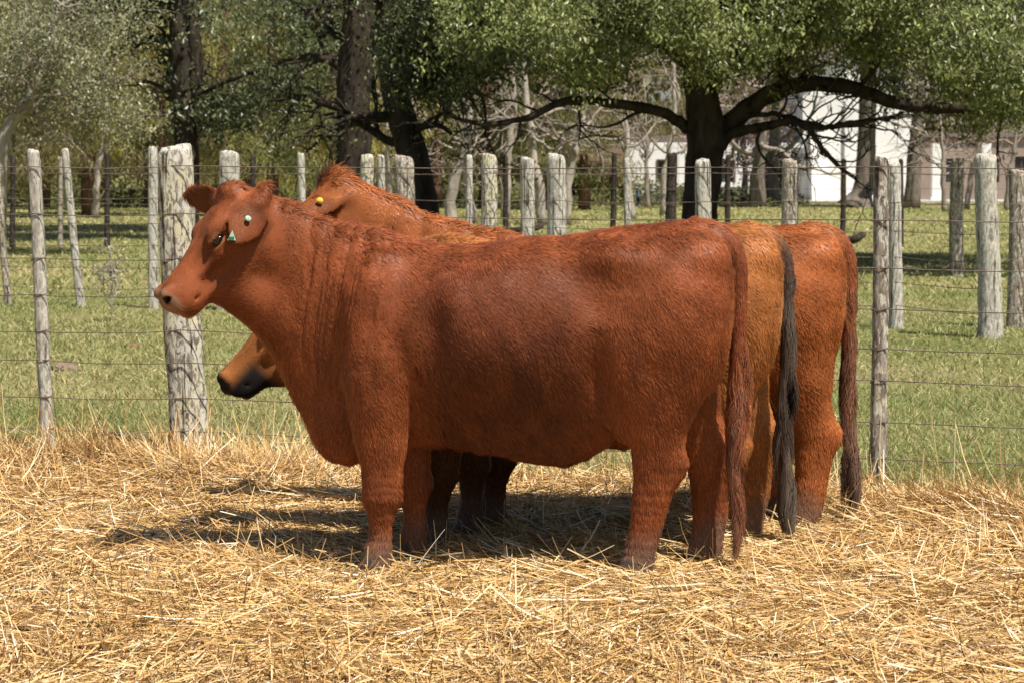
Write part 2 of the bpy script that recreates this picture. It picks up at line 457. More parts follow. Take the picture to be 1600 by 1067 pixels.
def shed():
    D = 88; r = empty('open_shed', (hx(925, D), D, 0)); tag(r, 'low dark open shed under the bare trees left of the house', 'shed')
    w = .5 * (hx(975, D) - hx(872, D))
    m = MB(); m.box((0, 2.5, 1.0), (2 * w, .1, 2.0)); m.box((-w, 1.25, 1.0), (.1, 2.5, 2.0)); m.box((w, 1.25, 1.0), (.1, 2.5, 2.0)); m.build('wall', M_brown_wood, r)
    m = MB(); m.add([[-w - .2, -.4, 1.75], [w + .2, -.4, 1.75], [w + .2, 2.8, 2.3], [-w - .2, 2.8, 2.3], [-w - .2, -.4, 1.85], [w + .2, -.4, 1.85], [w + .2, 2.8, 2.4], [-w - .2, 2.8, 2.4]],
                    [[0, 3, 2, 1], [4, 5, 6, 7], [0, 1, 5, 4], [1, 2, 6, 5], [2, 3, 7, 6], [3, 0, 4, 7]]); m.build('roof', M_brown_wood, r)
    for x in (-w, -w / 3, w / 3, w): mm = MB(); mm.tube([(x, -.1, 0), (x, -.1, 1.8)], [.06, .05], 8); mm.build('post', M_brown_wood, r)
shed()

def picnic_table(px, D, label):
    r = empty('picnic_table', (hx(px, D), D, 0)); tag(r, label, 'table')
    mt = plain_mat('blue_grey_boards', (.06, .08, .12))
    for i in range(4): mm = MB(); mm.box((0, -.27 + .18 * i, .76), (1.8, .16, .04)); mm.build('board', mt, r)
    for y in (-.7, .7): mm = MB(); mm.box((0, y, .44), (1.8, .24, .04)); mm.build('bench', mt, r)
    for x in (-.65, .65):
        for s_ in (-1, 1): mm = MB(); mm.tube([(x, s_ * .78, 0), (x, s_ * .2, .74)], [.045, .045], 6); mm.build('leg', mt, r)
        mm = MB(); mm.box((x, 0, .40), (.05, 1.5, .06)); mm.build('crossbar', mt, r)
picnic_table(1022, 84, 'dark blue picnic table on the lawn left of the big tree')
picnic_table(1148, 86, 'dark picnic table just right of the big trunk')

# ------------------------------------------------------------------ trees
M_leaf = attr_mat('leaves', .36, .4, .35)
M_needle = attr_mat('needles', .6, .2, .3)
def bark(name, a, b): return noise_mat(name, [(.32, a), (.68, b)], scale=7, stretch=(1, 1, .3), bump=.03, bump_scale=16, detail=8, spec=.1)
M_bark_dark = bark('dark_bark', (.016, .013, .010), (.07, .055, .042))
M_bark_grey = bark('grey_bark', (.10, .085, .068), (.24, .205, .165))
M_bark_pale = bark('pale_bark', (.24, .21, .175), (.48, .43, .36))
M_bark_pine = bark('pine_bark', (.09, .05, .03), (.22, .13, .085))
M_twig = bark('grey_twigs', (.18, .15, .125), (.36, .31, .26))

def leaves(C, size, cols, rng, droop=.4, aspect=.45):
    n = len(C)
    nn = unit(rng.randn(n, 3) * .55 + np.array([.15, -.5, .6]))              # blades turned to the sky
    u = unit(np.cross(nn, rng.randn(n, 3))); u = np.where(u[:, 2:] > 0, -u, u) if droop > 0 else u
    u = unit(u + np.array([0, 0, -droop * .6]))
    w = unit(np.cross(u, nn)); nn = np.cross(w, u)
    l = (size * (.65 + .7 * rng.rand(n)))[:, None]; a = l * aspect
    V = np.stack([C - u * l * .5, C + w * a * .5 + nn * a * .12 - u * l * .06, C + u * l * .5 - nn * l * .06, C - w * a * .5 + nn * a * .12 - u * l * .06], 1).reshape(-1, 3)
    return V, np.arange(4 * n).reshape(-1, 4), np.repeat(cols, 4, 0)

def leaf_cols(n, pal, rng, noise=None):
    pal = np.array(pal); k = rng.rand(n, len(pal)) ** 2; k /= k.sum(1, keepdims=True)
    return (k @ pal) * (.7 + .6 * rng.rand(n))[:, None]

def branch(m, P0, d, L, r, rng, depth, tips, wig=.18, up=.06, kids=(3, 5), k=6, fork=.6, droop=0.0):
    """a wandering limb with side branches"""
    n = max(5, int(6 + 3 * depth)); P = [np.array(P0, float)]; d = unit(np.array(d, float))
    for i in range(n):
        d = unit(d + rng.randn(3) * wig + np.array([0, 0, up - droop * i / n]))
        P.append(P[-1] + d * L / n)
    P = np.array(P); m.tube(P, np.linspace(r, r * .35, n + 1), k, .05, rng)
    if depth <= 0: tips.append(P[-1]); tips.append(P[n // 2]); return
    for _ in range(rng.randint(kids[0], kids[1] + 1)):
        i = rng.randint(n // 3, n + 1); dd = unit(P[min(i, n)] - P[i - 1])
        branch(m, P[i], unit(dd + rng.randn(3) * fork), L * (.45 + .3 * rng.rand()), r * (.28 + .27 * (1 - i / n)) + .004, rng, depth - 1, tips, wig, up, kids, max(4, k - 1), fork, droop)

def crown_mesh(name, centres, per, spread, size, pal, rng, mat, parent, droop=.4, aspect=.45, data_only=False):
    n = len(centres) * per
    C = np.repeat(centres, per, 0) + rng.randn(n, 3) * spread
    tone = np.repeat(.45 + .95 * rng.rand(len(centres)), per)[:, None]
    V, Q, c = leaves(C, size, leaf_cols(n, pal, rng) * tone, rng, droop, aspect)
    return mesh_from(name, V, Q, mat, parent, False, c, data_only)

def trunk_from(m, pts, R, n=16, k=12, rough=.05, rng=RNG):
    P = spline(pts, n); m.tube(P, np.interp(np.linspace(0, 1, n), np.linspace(0, 1, len(R)), R), k, rough, rng)

# the spreading evergreen behind the cattle
def big_tree():
    rng = np.random.RandomState(21); D = 33.0
    base = pix(1093, 418, D); base[2] = 0
    r = empty('spreading_tree', base); tag(r, 'spreading evergreen tree with dark trunk and long low limbs', 'tree')
    def L(px, py, dD=0): return pix(px, py, D + dD) - base
    m = MB()
    trunk_from(m, [(0, 0, -.05), L(1092, 345), L(1098, 290), L(1103, 215), L(1096, 150), L(1092, 60), L(1100, -40), L(1120, -160, .4)], [.33, .28, .285, .31, .27, .24, .2, .14], 24)
    m.build('trunk', M_bark_dark, r, True)
    tips = []; m = MB()
    limbs = [([L(1120, 225), L(1150, 190), L(1195, 155, -.3), L(1250, 135, -.6), L(1330, 138, -.9), L(1400, 165, -1.1), L(1480, 178, -1.2), L(1560, 188, -1.2), L(1680, 205, -1.2)], [.18, .165, .145, .13, .115, .10, .085, .07, .05]),
             ([L(1078, 205), L(1060, 185), L(1035, 168, -.3), L(985, 158, -.6), L(920, 150, -.8), L(870, 160, -1), L(830, 182, -1), L(790, 190, -1), L(740, 190, -1), L(690, 172, -1)], [.10, .09, .082, .076, .068, .058, .05, .042, .034, .018]),
             ([L(1128, 218), L(1160, 210, -.4), L(1200, 203, -.6), L(1235, 195, -.8), L(1265, 207, -.9), L(1290, 240, -1), L(1315, 265, -1), L(1335, 282, -1)], [.09, .08, .07, .065, .05, .04, .03, .012]),
             ([L(1235, 195, -.8), L(1290, 195, -.9), L(1345, 180, -1), L(1400, 172, -1.2)], [.05, .045, .04, .02]),
             ([L(1150, 190), L(1190, 180, -.5), L(1240, 192, -.7), L(1300, 208, -.9), L(1370, 215, -1)], [.045, .04, .035, .025, .012]),
             ([L(1100, 130), L(1160, 70, .8), L(1260, 20, 1.2), L(1400, -30, 1.5)], [.17, .15, .12, .07]),
             ([L(1090, 110), L(1020, 60, .6), L(920, 20, .9), L(800, -20, 1)], [.15, .13, .10, .05]),
             ([L(1095, 100), L(1080, 50, -1.0), L(1060, 10, -2.2), L(1040, -20, -3.2)], [.12, .11, .09, .05])]
    for pts, R in limbs:
        m = MB()
        P = spline(pts, 34); P += np.cumsum(rng.randn(34, 3) * .012, 0); rr = np.interp(np.linspace(0, 1, 34), np.linspace(0, 1, len(R)), R)
        m.tube(P, rr, 9, .08, rng)
        for i in range(8, 34, 3):
            dd = unit(P[i] - P[i - 1])
            branch(m, P[i], unit(dd * .8 + rng.randn(3) * [.5, .5, .6]), .5 + .7 * rng.rand(), rr[i] * .3 + .006, rng, 2, tips, .22, .02, (2, 3), 4, .7)
        m.build('limb', M_bark_dark, r, True)
    # foliage in hanging clumps above the limbs
    zb_px = np.array([(640, 150), (700, 140), (800, 128), (900, 138), (1000, 118), (1060, 128), (1130, 140), (1200, 112), (1300, 108), (1400, 150), (1500, 190), (1600, 208), (1760, 210)])
    n = 16000
    X = hx(700, D) + (hx(1800, D) - hx(700, D)) * rng.rand(n) ** .97; Yd = D + rng.uniform(-3.6, 4.2, n)
    zb = hz(np.interp(X * F_PX / D + 800, zb_px[:, 0], zb_px[:, 1]), D)
    P = np.stack([X, Yd, 0 * X], 1)
    rim = np.clip(1 - ((X - 4.0) / 6.3) ** 2, 0, 1) ** .5 * np.clip(1 - ((Yd - D - .2) / 4.6) ** 2, 0, 1) ** .5
    hi = np.minimum(.3 + 5.0 * rim, .7 + 1.15 * (Yd - D + 3.6))
    z = zb + .1 + hi * rng.rand(n) ** 1.15 + 1.0 * (vnoise(P, 1.0, 71) - .5) + .25 * np.clip(Yd - D, 0, 5) * .3
    P[:, 2] = z
    thick = np.interp(X, [-1.0, -.2, .6, 4.0, 5.5, 8], [.62, .54, .50, .50, .525, .55])
    keep = vnoise(P, 1.05, 72) * .65 + vnoise(P, 2.6, 73) * .35 > thick
    P = P[keep]
    low = P[:, 2] < 5.2
    cen = P[low][:2300] - base; cen2 = P[~low][:1500] - base
    tp = np.array(tips); tp = tp[(rng.rand(len(tp)) < .22) & (tp[:, 2] > 2.6 + .5 * rng.rand(len(tp)))]
    pal = [(.20, .24, .07), (.11, .145, .04), (.36, .37, .14)]
    crown_mesh('crown', np.vstack([cen, tp]), 46, (.135, .135, .11), .088, pal, rng, M_leaf, r, .55, .42)
    crown_mesh('upper_crown', cen2, 24, .34, .34, pal, rng, M_leaf, r, .4, .5)
big_tree()

def wood_tree(name, label, trunk_pts, R, D, blobs, per_blob, leaf, pal, seed, mat_b, mat_l=None, spread=.3, per=40, droop=.4, limbs=10, twig_len=1.6, group=None, aspect=.45, twig_mat=None, top=None):
    """trunk through image points at distance D; foliage clumps inside ellipsoids (px, py, dD, rx, ry, rz)"""
    rng = np.random.RandomState(seed)
    base = pix(trunk_pts[0][0], 300, D); base[2] = 0
    r = empty(name, base); tag(r, label, 'tree', group)
    pts = [pix(a, b, D) - base for a, b in trunk_pts]; pts[0][2] = -.05
    m = MB(); trunk_from(m, pts, R, 18, 10, .06, rng); m.build('trunk', mat_b, r, True)
    tips = []; P = spline(pts, 30)
    for i in range(limbs):
        m = MB(); j = rng.randint(11, 30); a = rng.rand() * 2 * math.pi
        branch(m, P[j], (math.cos(a), math.sin(a), .25), twig_len * (.6 + .7 * rng.rand()), R[-1] * .45 + .02, rng, 2, tips, .2, .03, (2, 4), 5, .7, .1)
        m.build('limb', twig_mat or mat_b, r, True)
    C = []
    for (px, py, dD, rx, ry, rz) in blobs:
        c = pix(px, py, D + dD) - base; q = unit(rng.randn(per_blob, 3)) * (rng.rand(per_blob, 1) ** .4)
        q = c + q * [rx, ry, rz]; C.append(q[vnoise(q + base, 1.1, 80 + seed) > .36])
    if tips: C.append(np.array(tips)[rng.rand(len(tips)) < .5])
    C = np.vstack(C); C = C[C[:, 2] > .7]
    if top:
        c = pix(top[0], top[1], D + top[2]) - base; q = c + unit(rng.randn(260, 3)) * (rng.rand(260, 1) ** .4) * [4.5, 3.5, 1.6]
        crown_mesh('upper_crown', q, 26, .35, .36, pal, rng, mat_l or M_leaf, r, droop, aspect)
    if per: crown_mesh('crown', C, per, spread, leaf, pal, rng, mat_l or M_leaf, r, droop, aspect)
    return r

dark_pal = [(.085, .105, .035), (.05, .07, .022), (.15, .16, .06)]
olive_pal = [(.24, .25, .12), (.15, .17, .07), (.38, .36, .22)]
wood_tree('evergreen_tree', 'grey green tree with pale leaning trunk at the far left', [(-5, 300), (5, 225), (42, 162), (75, 90), (90, -20)], [.14, .12, .10, .08, .05], 38,
          [(60, 60, 0, 1.6, 1.8, 1.1), (160, 120, -.5, 1.1, 1.2, .7), (20, 150, .5, 1.0, 1.2, .6), (130, 20, .3, 1.6, 1.5, .9), (-60, 60, .5, 1.4, 1.5, 1.3), (200, 190, .2, .6, .8, .35)], 120, .075, olive_pal, 31, M_bark_pale, per=26, spread=.2, limbs=16, twig_len=1.5, twig_mat=M_twig, top=(10, -290, 6))
wood_tree('evergreen_tree', 'forked dark trunk with drooping foliage behind the thick lichen post', [(292, 300), (290, 200), (284, 120), (280, 40), (276, -80)], [.27, .25, .25, .23, .16], 46,
          [(410, 20, 0, 1.5, 2, 1.1), (250, -20, 1.5, 1.6, 1.8, .7), (430, 130, -.5, 1.1, 1.2, .6), (345, 170, .3, .8, 1.1, .4), (500, 70, .4, 1.2, 1.5, 1.2), (180, -40, .4, 2, 1.5, .9)], 85, .13, [(.11, .14, .06), (.07, .09, .035), (.18, .20, .10)], 32, M_bark_dark, per=26, spread=.24, limbs=12, top=(280, -260, 5))
def fork_stem():
    D = 46; t = [o for o in bpy.data.objects if o.get('label', '').startswith('forked dark trunk')][0]; b = np.array(t.location)
    m = MB(); trunk_from(m, [pix(294, 175, D) - b, pix(306, 120, D) - b, pix(303, 60, D) - b, pix(290, 0, D) - b, pix(285, -60, D) - b], [.16, .17, .15, .14, .1], 14, 9); m.build('stem', M_bark_dark, t, True)
    rng = np.random.RandomState(5); tips = []
    m = MB(); P = spline([pix(300, 150, D - .5) - b, pix(380, 118, D - .8) - b, pix(450, 100, D - 1) - b, pix(540, 85, D - 1) - b], 20); m.tube(P, np.linspace(.06, .02, 20), 7, .08, rng)
    for i in range(5, 20, 3): branch(m, P[i], rng.randn(3), .6, .02, rng, 1, tips)
    m.build('low_branch', M_bark_dark, t, True)
fork_stem()
wood_tree('dark_tree', 'thick straight dark trunk standing left of the leaning one', [(553, 320), (552, 240), (553, 120), (557, 40), (560, -80)], [.40, .36, .34, .32, .22], 42,
          [(575, -50, 1, 1.8, 1.8, 1.1), (500, -60, .3, 2, 2, 1), (610, 60, 1.2, .7, .8, .9)], 130, .10, dark_pal, 33, M_bark_dark, per=26, spread=.24, limbs=8)
wood_tree('dark_tree', 'leaning dark trunk with dense canopy left of the spreading tree', [(668, 380), (650, 270), (632, 200), (612, 110), (600, -60)], [.34, .30, .27, .25, .18], 39,
          [(690, 40, -1, 1.0, 1.6, 1.2), (720, 90, -1.2, .9, 1.1, .7), (760, 30, -.8, 1.2, 1.3, 1.0), (680, 130, -1.2, .7, .7, .35), (640, 60, -1.0, .8, 1.0, 1.0)], 230, .10, dark_pal, 34, M_bark_dark, per=26, spread=.22, limbs=9)

# bare pale trees in the middle distance
def bare_tree(px, D, H, r0, seed, label, lean=0.0, mat=None, split=3):
    rng = np.random.RandomState(seed); base = np.array([hx(px, D), D, 0.])
    r = empty('bare_tree', base); tag(r, label, 'tree', 'leafless pale trees in front of the wood')
    m = MB(); tips = []
    P = spline([(0, 0, -.05), (lean * .3, 0, H * .25), (lean * .8 + .1, 0, H * .5), (lean, .1, H)], 16); P[1:-1] += rng.randn(14, 3) * [.03, .03, 0]
    m.tube(P, np.linspace(r0, r0 * .4, 16), 8, .06, rng); m.build('trunk', mat or M_bark_pale, r, True)
    for i in range(split * 3):
        m = MB(); j = rng.randint(5, 16); a = rng.rand() * 2 * math.pi
        branch(m, P[j], (math.cos(a), math.sin(a), .55), H * .42 * (.6 + .6 * rng.rand()), r0 * .4, rng, 2, tips, .25, .03, (2, 4), 4, .7)
        m.build('limb', M_twig, r, True)
for i, (px, D, H, r0, ln, lb) in enumerate([
        (612, 62, 6, .10, -.3, 'slim bare tree between the two thick dark trunks'),
        (700, 52, 5, .16, .5, 'crooked pale bare tree right of the leaning dark trunk'),
        (738, 60, 6.5, .13, -.4, 'pale bare tree leaning left behind the slim fence post'),
        (790, 66, 7, .16, .2, 'straight grey bare tree left of the pair of pale stems'),
        (848, 58, 7, .14, -.7, 'pale bare tree with left leaning stem, left of the pair'),
        (884, 58, 7, .15, .5, 'pale bare tree with right leaning stem, right of the pair'),
        (985, 64, 5.5, .12, -.3, 'low twiggy bare tree beside the dark shed'),
        (1035, 70, 6, .12, .3, 'thin bare tree just left of the big trunk'),
        (150, 66, 6, .12, .3, 'bare grey tree beyond the slanting slim post at left')]):
    bare_tree(px, D, H, r0, 100 + i, lb, ln)

for i, (px, D, H, r0, ln, lb, mt) in enumerate([
        (1183, 84, 8, .33, .1, 'grey brown trunk in front of the porch doors, left one', M_bark_grey),
        (1208, 87, 8, .30, -.1, 'grey brown trunk in front of the porch doors, right one', M_bark_grey),
        (1424, 82, 9, .34, .2, 'grey trunk at the right corner of the white house', M_bark_grey),
        (1510, 80, 6, .12, .5, 'thin bare tree in front of the brown wing, right of its column', M_twig),
        (1475, 76, 5, .10, -.3, 'low twiggy bare tree hiding the brown wing column', M_twig),
        (1572, 78, 5.5, .11, .2, 'twiggy bare tree near the right edge before the brown wing', M_twig),
        (1012, 82, 5, .10, -.2, 'twiggy bare tree at the left end of the white porch', M_twig)]):
    bare_tree(px, D, H, r0, 130 + i, lb, ln, mt, 3)

def swollen_tree():
    D = 84; rng = np.random.RandomState(9); base = np.array([hx(1348, D), D, 0]); r = empty('palm_trunk_tree', base)
    tag(r, 'smooth grey trunk flaring at the base before the white house', 'tree', 'trees by the house')
    m = MB(); P = spline([(-.25, 0, -.05), (-.08, 0, .5), (.05, 0, 1.3), (.1, 0, 3), (.15, 0, 6), (.2, 0, 9)], 20)
    m.tube(P, np.interp(np.linspace(0, 1, 20), [0, .1, .22, .4, 1], [.85, .62, .42, .38, .3]), 12, .03, rng); m.build('trunk', M_bark_grey, r, True)
    C = unit(rng.randn(220, 3)) * rng.rand(220, 1) ** .4 * [3.0, 2.5, 2] + [0, 0, 9]
    crown_mesh('crown', C, 20, .4, .35, dark_pal, rng, M_leaf, r)
swollen_tree()

def blossom_tree():
    D = 90; rng = np.random.RandomState(10); base = np.array([hx(1160, D), D, 0]); r = empty('blossom_tree', base)
    tag(r, 'pink blossoming tree behind the big trunk', 'tree')
    m = MB(); tips = []; P = spline([(0, 0, -.05), (.1, 0, 1.2), (0, 0, 2.4), (.1, 0, 5)], 12); m.tube(P, np.linspace(.16, .06, 12), 7, .05, rng); m.build('trunk', M_bark_grey, r, True)
    for i in range(12):
        m = MB(); a = rng.rand() * 6.3; branch(m, P[rng.randint(5, 12)], (math.cos(a), math.sin(a), .6), 2.2, .05, rng, 2, tips, .2, .02, (2, 4), 4)
        m.build('limb', M_twig, r, True)
    crown_mesh('crown', np.array(tips), 14, .28, .11, [(.45, .26, .30), (.36, .19, .24), (.30, .24, .16)], rng, M_needle, r, .2, .7)
blossom_tree()

# pines of the wood behind: three shapes, copied
def pine_data(seed, pal):
    rng = np.random.RandomState(seed)
    m = MB(); P = spline([(0, 0, -.1), (.08 * rng.randn(), 0, 4), (.2 * rng.randn(), .1, 9), (.2 * rng.randn(), 0, 15)], 14); m.tube(P, np.linspace(.24, .08, 14), 8, .06, rng)
    tr = m.build('trunk', M_bark_pine, None, True, True)
    C = []
    for i in range(34):
        z = 1.6 + 11.5 * (i / 34.) ** 1.1; a = rng.rand() * 6.3; L = (2.7 - .12 * z) * (.6 + .6 * rng.rand())
        t = np.linspace(.25, 1, 9)[:, None]
        C.append(np.array([[0, 0, z]]) + t * [[math.cos(a) * L, math.sin(a) * L, .2]] + [[0, 0, -.35]] * t ** 2 * L + rng.randn(9, 3) * .16)
    C = np.vstack(C)
    n = len(C) * 40
    CC = np.repeat(C, 40, 0) + rng.randn(n, 3) * [.26, .26, .20]
    tone = np.repeat(.7 + .6 * rng.rand(len(C)), 40)[:, None]
    V, Q, c = leaves(CC, .26, leaf_cols(n, pal, rng) * tone, rng, .8, .16)
    return tr, mesh_from('crown', V, Q, M_needle, None, False, c, True)
PINES = [pine_data(41, [(.36, .32, .09), (.26, .25, .07), (.44, .38, .14)]), pine_data(42, [(.19, .20, .06), (.13, .15, .05), (.26, .24, .09)]), pine_data(43, [(.33, .28, .15), (.25, .21, .11), (.18, .17, .07)])]
def pines():
    rng = np.random.RandomState(44); k = 0
    rows = [(70, range(40, 560, 95)), (82, range(-40, 1000, 88)), (96, range(-80, 980, 84)), (118, range(900, 1760, 90))]
    for D, pxs in rows:
        for px in pxs:
            px2 = px + rng.uniform(-25, 25); d2 = D + rng.uniform(-4, 4)
            if D == 70 and (260 < px2 < 330): continue
            k = rng.choice(3, p=[.45, .25, .30]); tr, cr = PINES[k]
            r = empty('pine_tree', (hx(px2, d2), d2, 0)); r.rotation_euler = (0, 0, rng.rand() * 6.28); s_ = .85 + .35 * rng.rand(); r.scale = (s_, s_, s_)
            tag(r, ('bright yellow green pine in the wood behind the pasture', 'dull green pine in the wood behind the pasture', 'tan tinged pine in the wood behind the pasture')[k], 'tree', ('yellow green pines of the wood', 'dull green pines of the wood', 'tan tinged pines of the wood')[k])
            for nm, me in (('trunk', tr), ('crown', cr)):
                o = bpy.data.objects.new(nm, me); COL.objects.link(o); o.parent = r
pines()

# far wood that reads as one mass, and the undergrowth at its edge
def far_wood():
    rng = np.random.RandomState(45); n = 42000
    X = rng.uniform(-44, 46, n); Y = rng.uniform(126, 142, n); Z = rng.rand(n) * 16
    P = np.stack([X, Y, Z], 1); P = P[vnoise(P, .35, 90) > .3]
    c = leaf_cols(len(P), [(.19, .19, .08), (.12, .13, .055), (.28, .23, .14)], rng) * (.6 + .7 * vnoise(P, .5, 91))[:, None]
    V, Q, cc = leaves(P, .75, c, rng, .3, .5)
    tag(mesh_from('far_wood', V, Q, M_needle, None, False, cc), 'distant wood closing the view behind the pines', 'wood', kind='stuff')
    n = 26000
    X = rng.uniform(-30, 12, n); Y = rng.uniform(84, 100, n); P = np.stack([X, Y, 0 * X], 1)
    h = .25 + 1.5 * vnoise(P, .3, 92) ** 2; P[:, 2] = h * rng.rand(n)
    c = leaf_cols(n, [(.12, .14, .04), (.06, .08, .025), (.20, .18, .07)], rng)
    V, Q, cc = leaves(P, .22, c, rng, -.4, .4)
    tag(mesh_from('undergrowth', V, Q, M_needle, None, False, cc), 'low undergrowth along the edge of the wood', 'undergrowth', kind='stuff')
far_wood()

# ------------------------------------------------------------------ fences
def wood_mat(name, base, pale, lichen, amount):
    m, nt, b = new_mat(name)
    tc = N(nt, 'ShaderNodeTexCoord'); mp = N(nt, 'ShaderNodeMapping'); mp.inputs['Scale'].default_value = (1, 1, .22)
    nt.links.new(tc.outputs['Object'], mp.inputs[0])
    g = N(nt, 'ShaderNodeTexNoise'); g.inputs['Scale'].default_value = 38; g.inputs['Detail'].default_value = 8; g.inputs['Roughness'].default_value = .7
    nt.links.new(mp.outputs[0], g.inputs['Vector'])
    r = ramp(nt, [(.35, tuple(np.array(base) * .45)), (.5, base), (.68, pale)]); nt.links.new(g.outputs[0], r.inputs[0])
    mp2 = N(nt, 'ShaderNodeMapping'); mp2.inputs['Scale'].default_value = (1, 1, .38); mp2.inputs['Rotation'].default_value = (.3, .5, 0); nt.links.new(tc.outputs['Object'], mp2.inputs[0])
    l = N(nt, 'ShaderNodeTexNoise'); l.inputs['Scale'].default_value = 48; l.inputs['Detail'].default_value = 7; l.inputs['Roughness'].default_value = .65; l.inputs['Distortion'].default_value = .6
    nt.links.new(mp2.outputs[0], l.inputs['Vector'])
    lr = ramp(nt, [(.52 - amount, (0, 0, 0)), (.57 - amount, (.9, .9, .9))]); nt.links.new(l.outputs[0], lr.inputs[0])
    l2 = N(nt, 'ShaderNodeTexNoise'); l2.inputs['Scale'].default_value = 9; nt.links.new(tc.outputs['Object'], l2.inputs['Vector'])
    lc = ramp(nt, [(.4, lichen), (.6, (.62, .60, .52))]); nt.links.new(l2.outputs[0], lc.inputs[0])
    mx = N(nt, 'ShaderNodeMix', data_type='RGBA'); nt.links.new(lr.outputs[0], mx.inputs[0]); nt.links.new(r.outputs[0], mx.inputs[6]); nt.links.new(lc.outputs[0], mx.inputs[7])
    mp3 = N(nt, 'ShaderNodeMapping'); mp3.inputs['Scale'].default_value = (1, 1, .045); nt.links.new(tc.outputs['Object'], mp3.inputs[0])
    ck = N(nt, 'ShaderNodeTexNoise'); ck.inputs['Scale'].default_value = 34; ck.inputs['Detail'].default_value = 4; nt.links.new(mp3.outputs[0], ck.inputs['Vector'])
    cr = ramp(nt, [(.36, (.22, .20, .18)), (.43, (1, 1, 1))]); nt.links.new(ck.outputs[0], cr.inputs[0])
    mc = N(nt, 'ShaderNodeMix', data_type='RGBA', blend_type='MULTIPLY'); mc.inputs[0].default_value = 1; nt.links.new(mx.outputs[2], mc.inputs[6]); nt.links.new(cr.outputs[0], mc.inputs[7])
    nt.links.new(mc.outputs[2], b.inputs['Base Color']); b.inputs['Roughness'].default_value = .9; b.inputs['Specular IOR Level'].default_value = .1
    bp = N(nt, 'ShaderNodeBump'); bp.inputs['Distance'].default_value = .012; nt.links.new(g.outputs[0], bp.inputs['Height']); nt.links.new(bp.outputs[0], b.inputs['Normal'])
    return m
M_post = [wood_mat('weathered_post', (.25, .205, .165), (.48, .43, .36), (.56, .52, .36), .0), wood_mat('lichen_post', (.24, .205, .165), (.42, .38, .31), (.66, .61, .42), .06),
          wood_mat('silver_post', (.37, .34, .29), (.54, .50, .43), (.58, .55, .45), .03), wood_mat('dark_post', (.055, .045, .038), (.12, .10, .085), (.20, .18, .13), -.12)]
M_wire = noise_mat('rusty_wire', [(.35, (.07, .045, .035)), (.65, (.20, .15, .12))], scale=20, rough=.6, spec=.4)

def post_mesh(name, top, base, rx, ry, seed, mat, parent, square=2.6, sides=14, rough=.10, flare=.15):
    """hewn post: uneven rings from the ground to a weathered, chamfered head"""
    rng = np.random.RandomState(seed); H = top[2] - base[2]; n = max(10, int(H / .09))
    a = np.arange(sides) * 2 * math.pi / sides + .3
    se = (np.abs(np.cos(a)) ** square + np.abs(np.sin(a)) ** square) ** (-1 / square)
    groove = 1 - rough * rng.rand(sides) * (rng.rand(sides) < .5)
    V = []
    tt = np.concatenate([np.linspace(0, .965, n), [.985, .997, 1.0]]); sc = np.concatenate([np.ones(n), [.95, .84, .62]])
    wob = rng.rand(2) * 6
    for t, s_ in zip(tt, sc):
        c = base + (top - base) * t; fl = 1 + flare * math.exp(-t * 9) - .10 * t
        bx = .08 * rx * math.sin(t * 5 + wob[0]); by = .08 * ry * math.sin(t * 4 + wob[1])
        rr = se * groove * s_ * fl * (1 + .035 * rng.randn(sides))
        V.append(np.stack([c[0] + bx + rx * rr * np.cos(a), c[1] + by + ry * rr * np.sin(a), np.full(sides, c[2]) + (.012 * rx / .1 * np.sin(a + wob[0]) + .004 * rng.randn(sides) if s_ < 1 else 0)], 1))
    k = len(tt); V = np.vstack(V + [[[*(top + [0, 0, .002])]]])
    i = np.arange(k - 1)[:, None] * sides; j = np.arange(sides)[None]
    Q = np.stack([i + j, i + (j + 1) % sides, i + sides + (j + 1) % sides, i + sides + j], -1).reshape(-1, 4)
    T = np.array([[k * sides, (k - 1) * sides + q, (k - 1) * sides + (q + 1) % sides] for q in range(sides)])
    return mesh_from(name, V, [Q, T], mat, parent, True)

def wire(pts, r, parent, sag=.012, rng=RNG):
    P = []
    for a, b in zip(pts[:-1], pts[1:]):
        t = np.linspace(0, 1, 9)[:-1, None]; q = a + (b - a) * t; q[:, 2] -= (sag * 4 * t * (1 - t))[:, 0]; P.append(q)
    P = np.vstack(P + [[pts[-1]]]); P[1:-1] += rng.randn(len(P) - 2, 3) * [0, .002, .0018]
    m = MB(); m.tube(P, np.full(len(P), r), 5); return m.build('wire', M_wire, parent, True)

def fence(name, label, line, posts, heights, r, group=None):
    """line: distance as a function of the image column; posts: (top px, top py, base px, width px, depth ratio, material, label)"""
    root = empty(name, (0, 0, 0)); tag(root, label, 'fence', group)
    ps = []
    for i, (tx, ty, bx, wpx, dr, mt, sq, lb) in enumerate(posts):
        D = line(bx) if not isinstance(bx, tuple) else bx[1]; b_ = bx if not isinstance(bx, tuple) else bx[0]
        top = pix(tx, ty, D); base = np.array([hx(b_, D), D, -.06]); base[0] = (b_ - 800) / F_PX * D; w = wpx * D / F_PX / 2
        o = post_mesh('post', top, base, w, w * dr, 300 + i + int(D * 7), M_post[mt], root, sq)
        if lb: o['label'] = lb
        ps.append((base, top, w * dr))
    ps.sort(key=lambda q: q[0][0])
    for h in heights:
        pts = []
        e0 = np.array([(-500 - 800) / F_PX * line(-500), line(-500), h]); e1 = np.array([(2100 - 800) / F_PX * line(2100), line(2100), h])
        pts.append(e0)
        for b_, t_, w in ps:
            f = (h - b_[2]) / (t_[2] - b_[2])
            if f < .985:
                c = b_ + (t_ - b_) * f; pts.append(c + [0, -w - r * .7, .004 * RNG.randn()])
        pts.append(e1); wire(pts, r, root)
    return root, ps

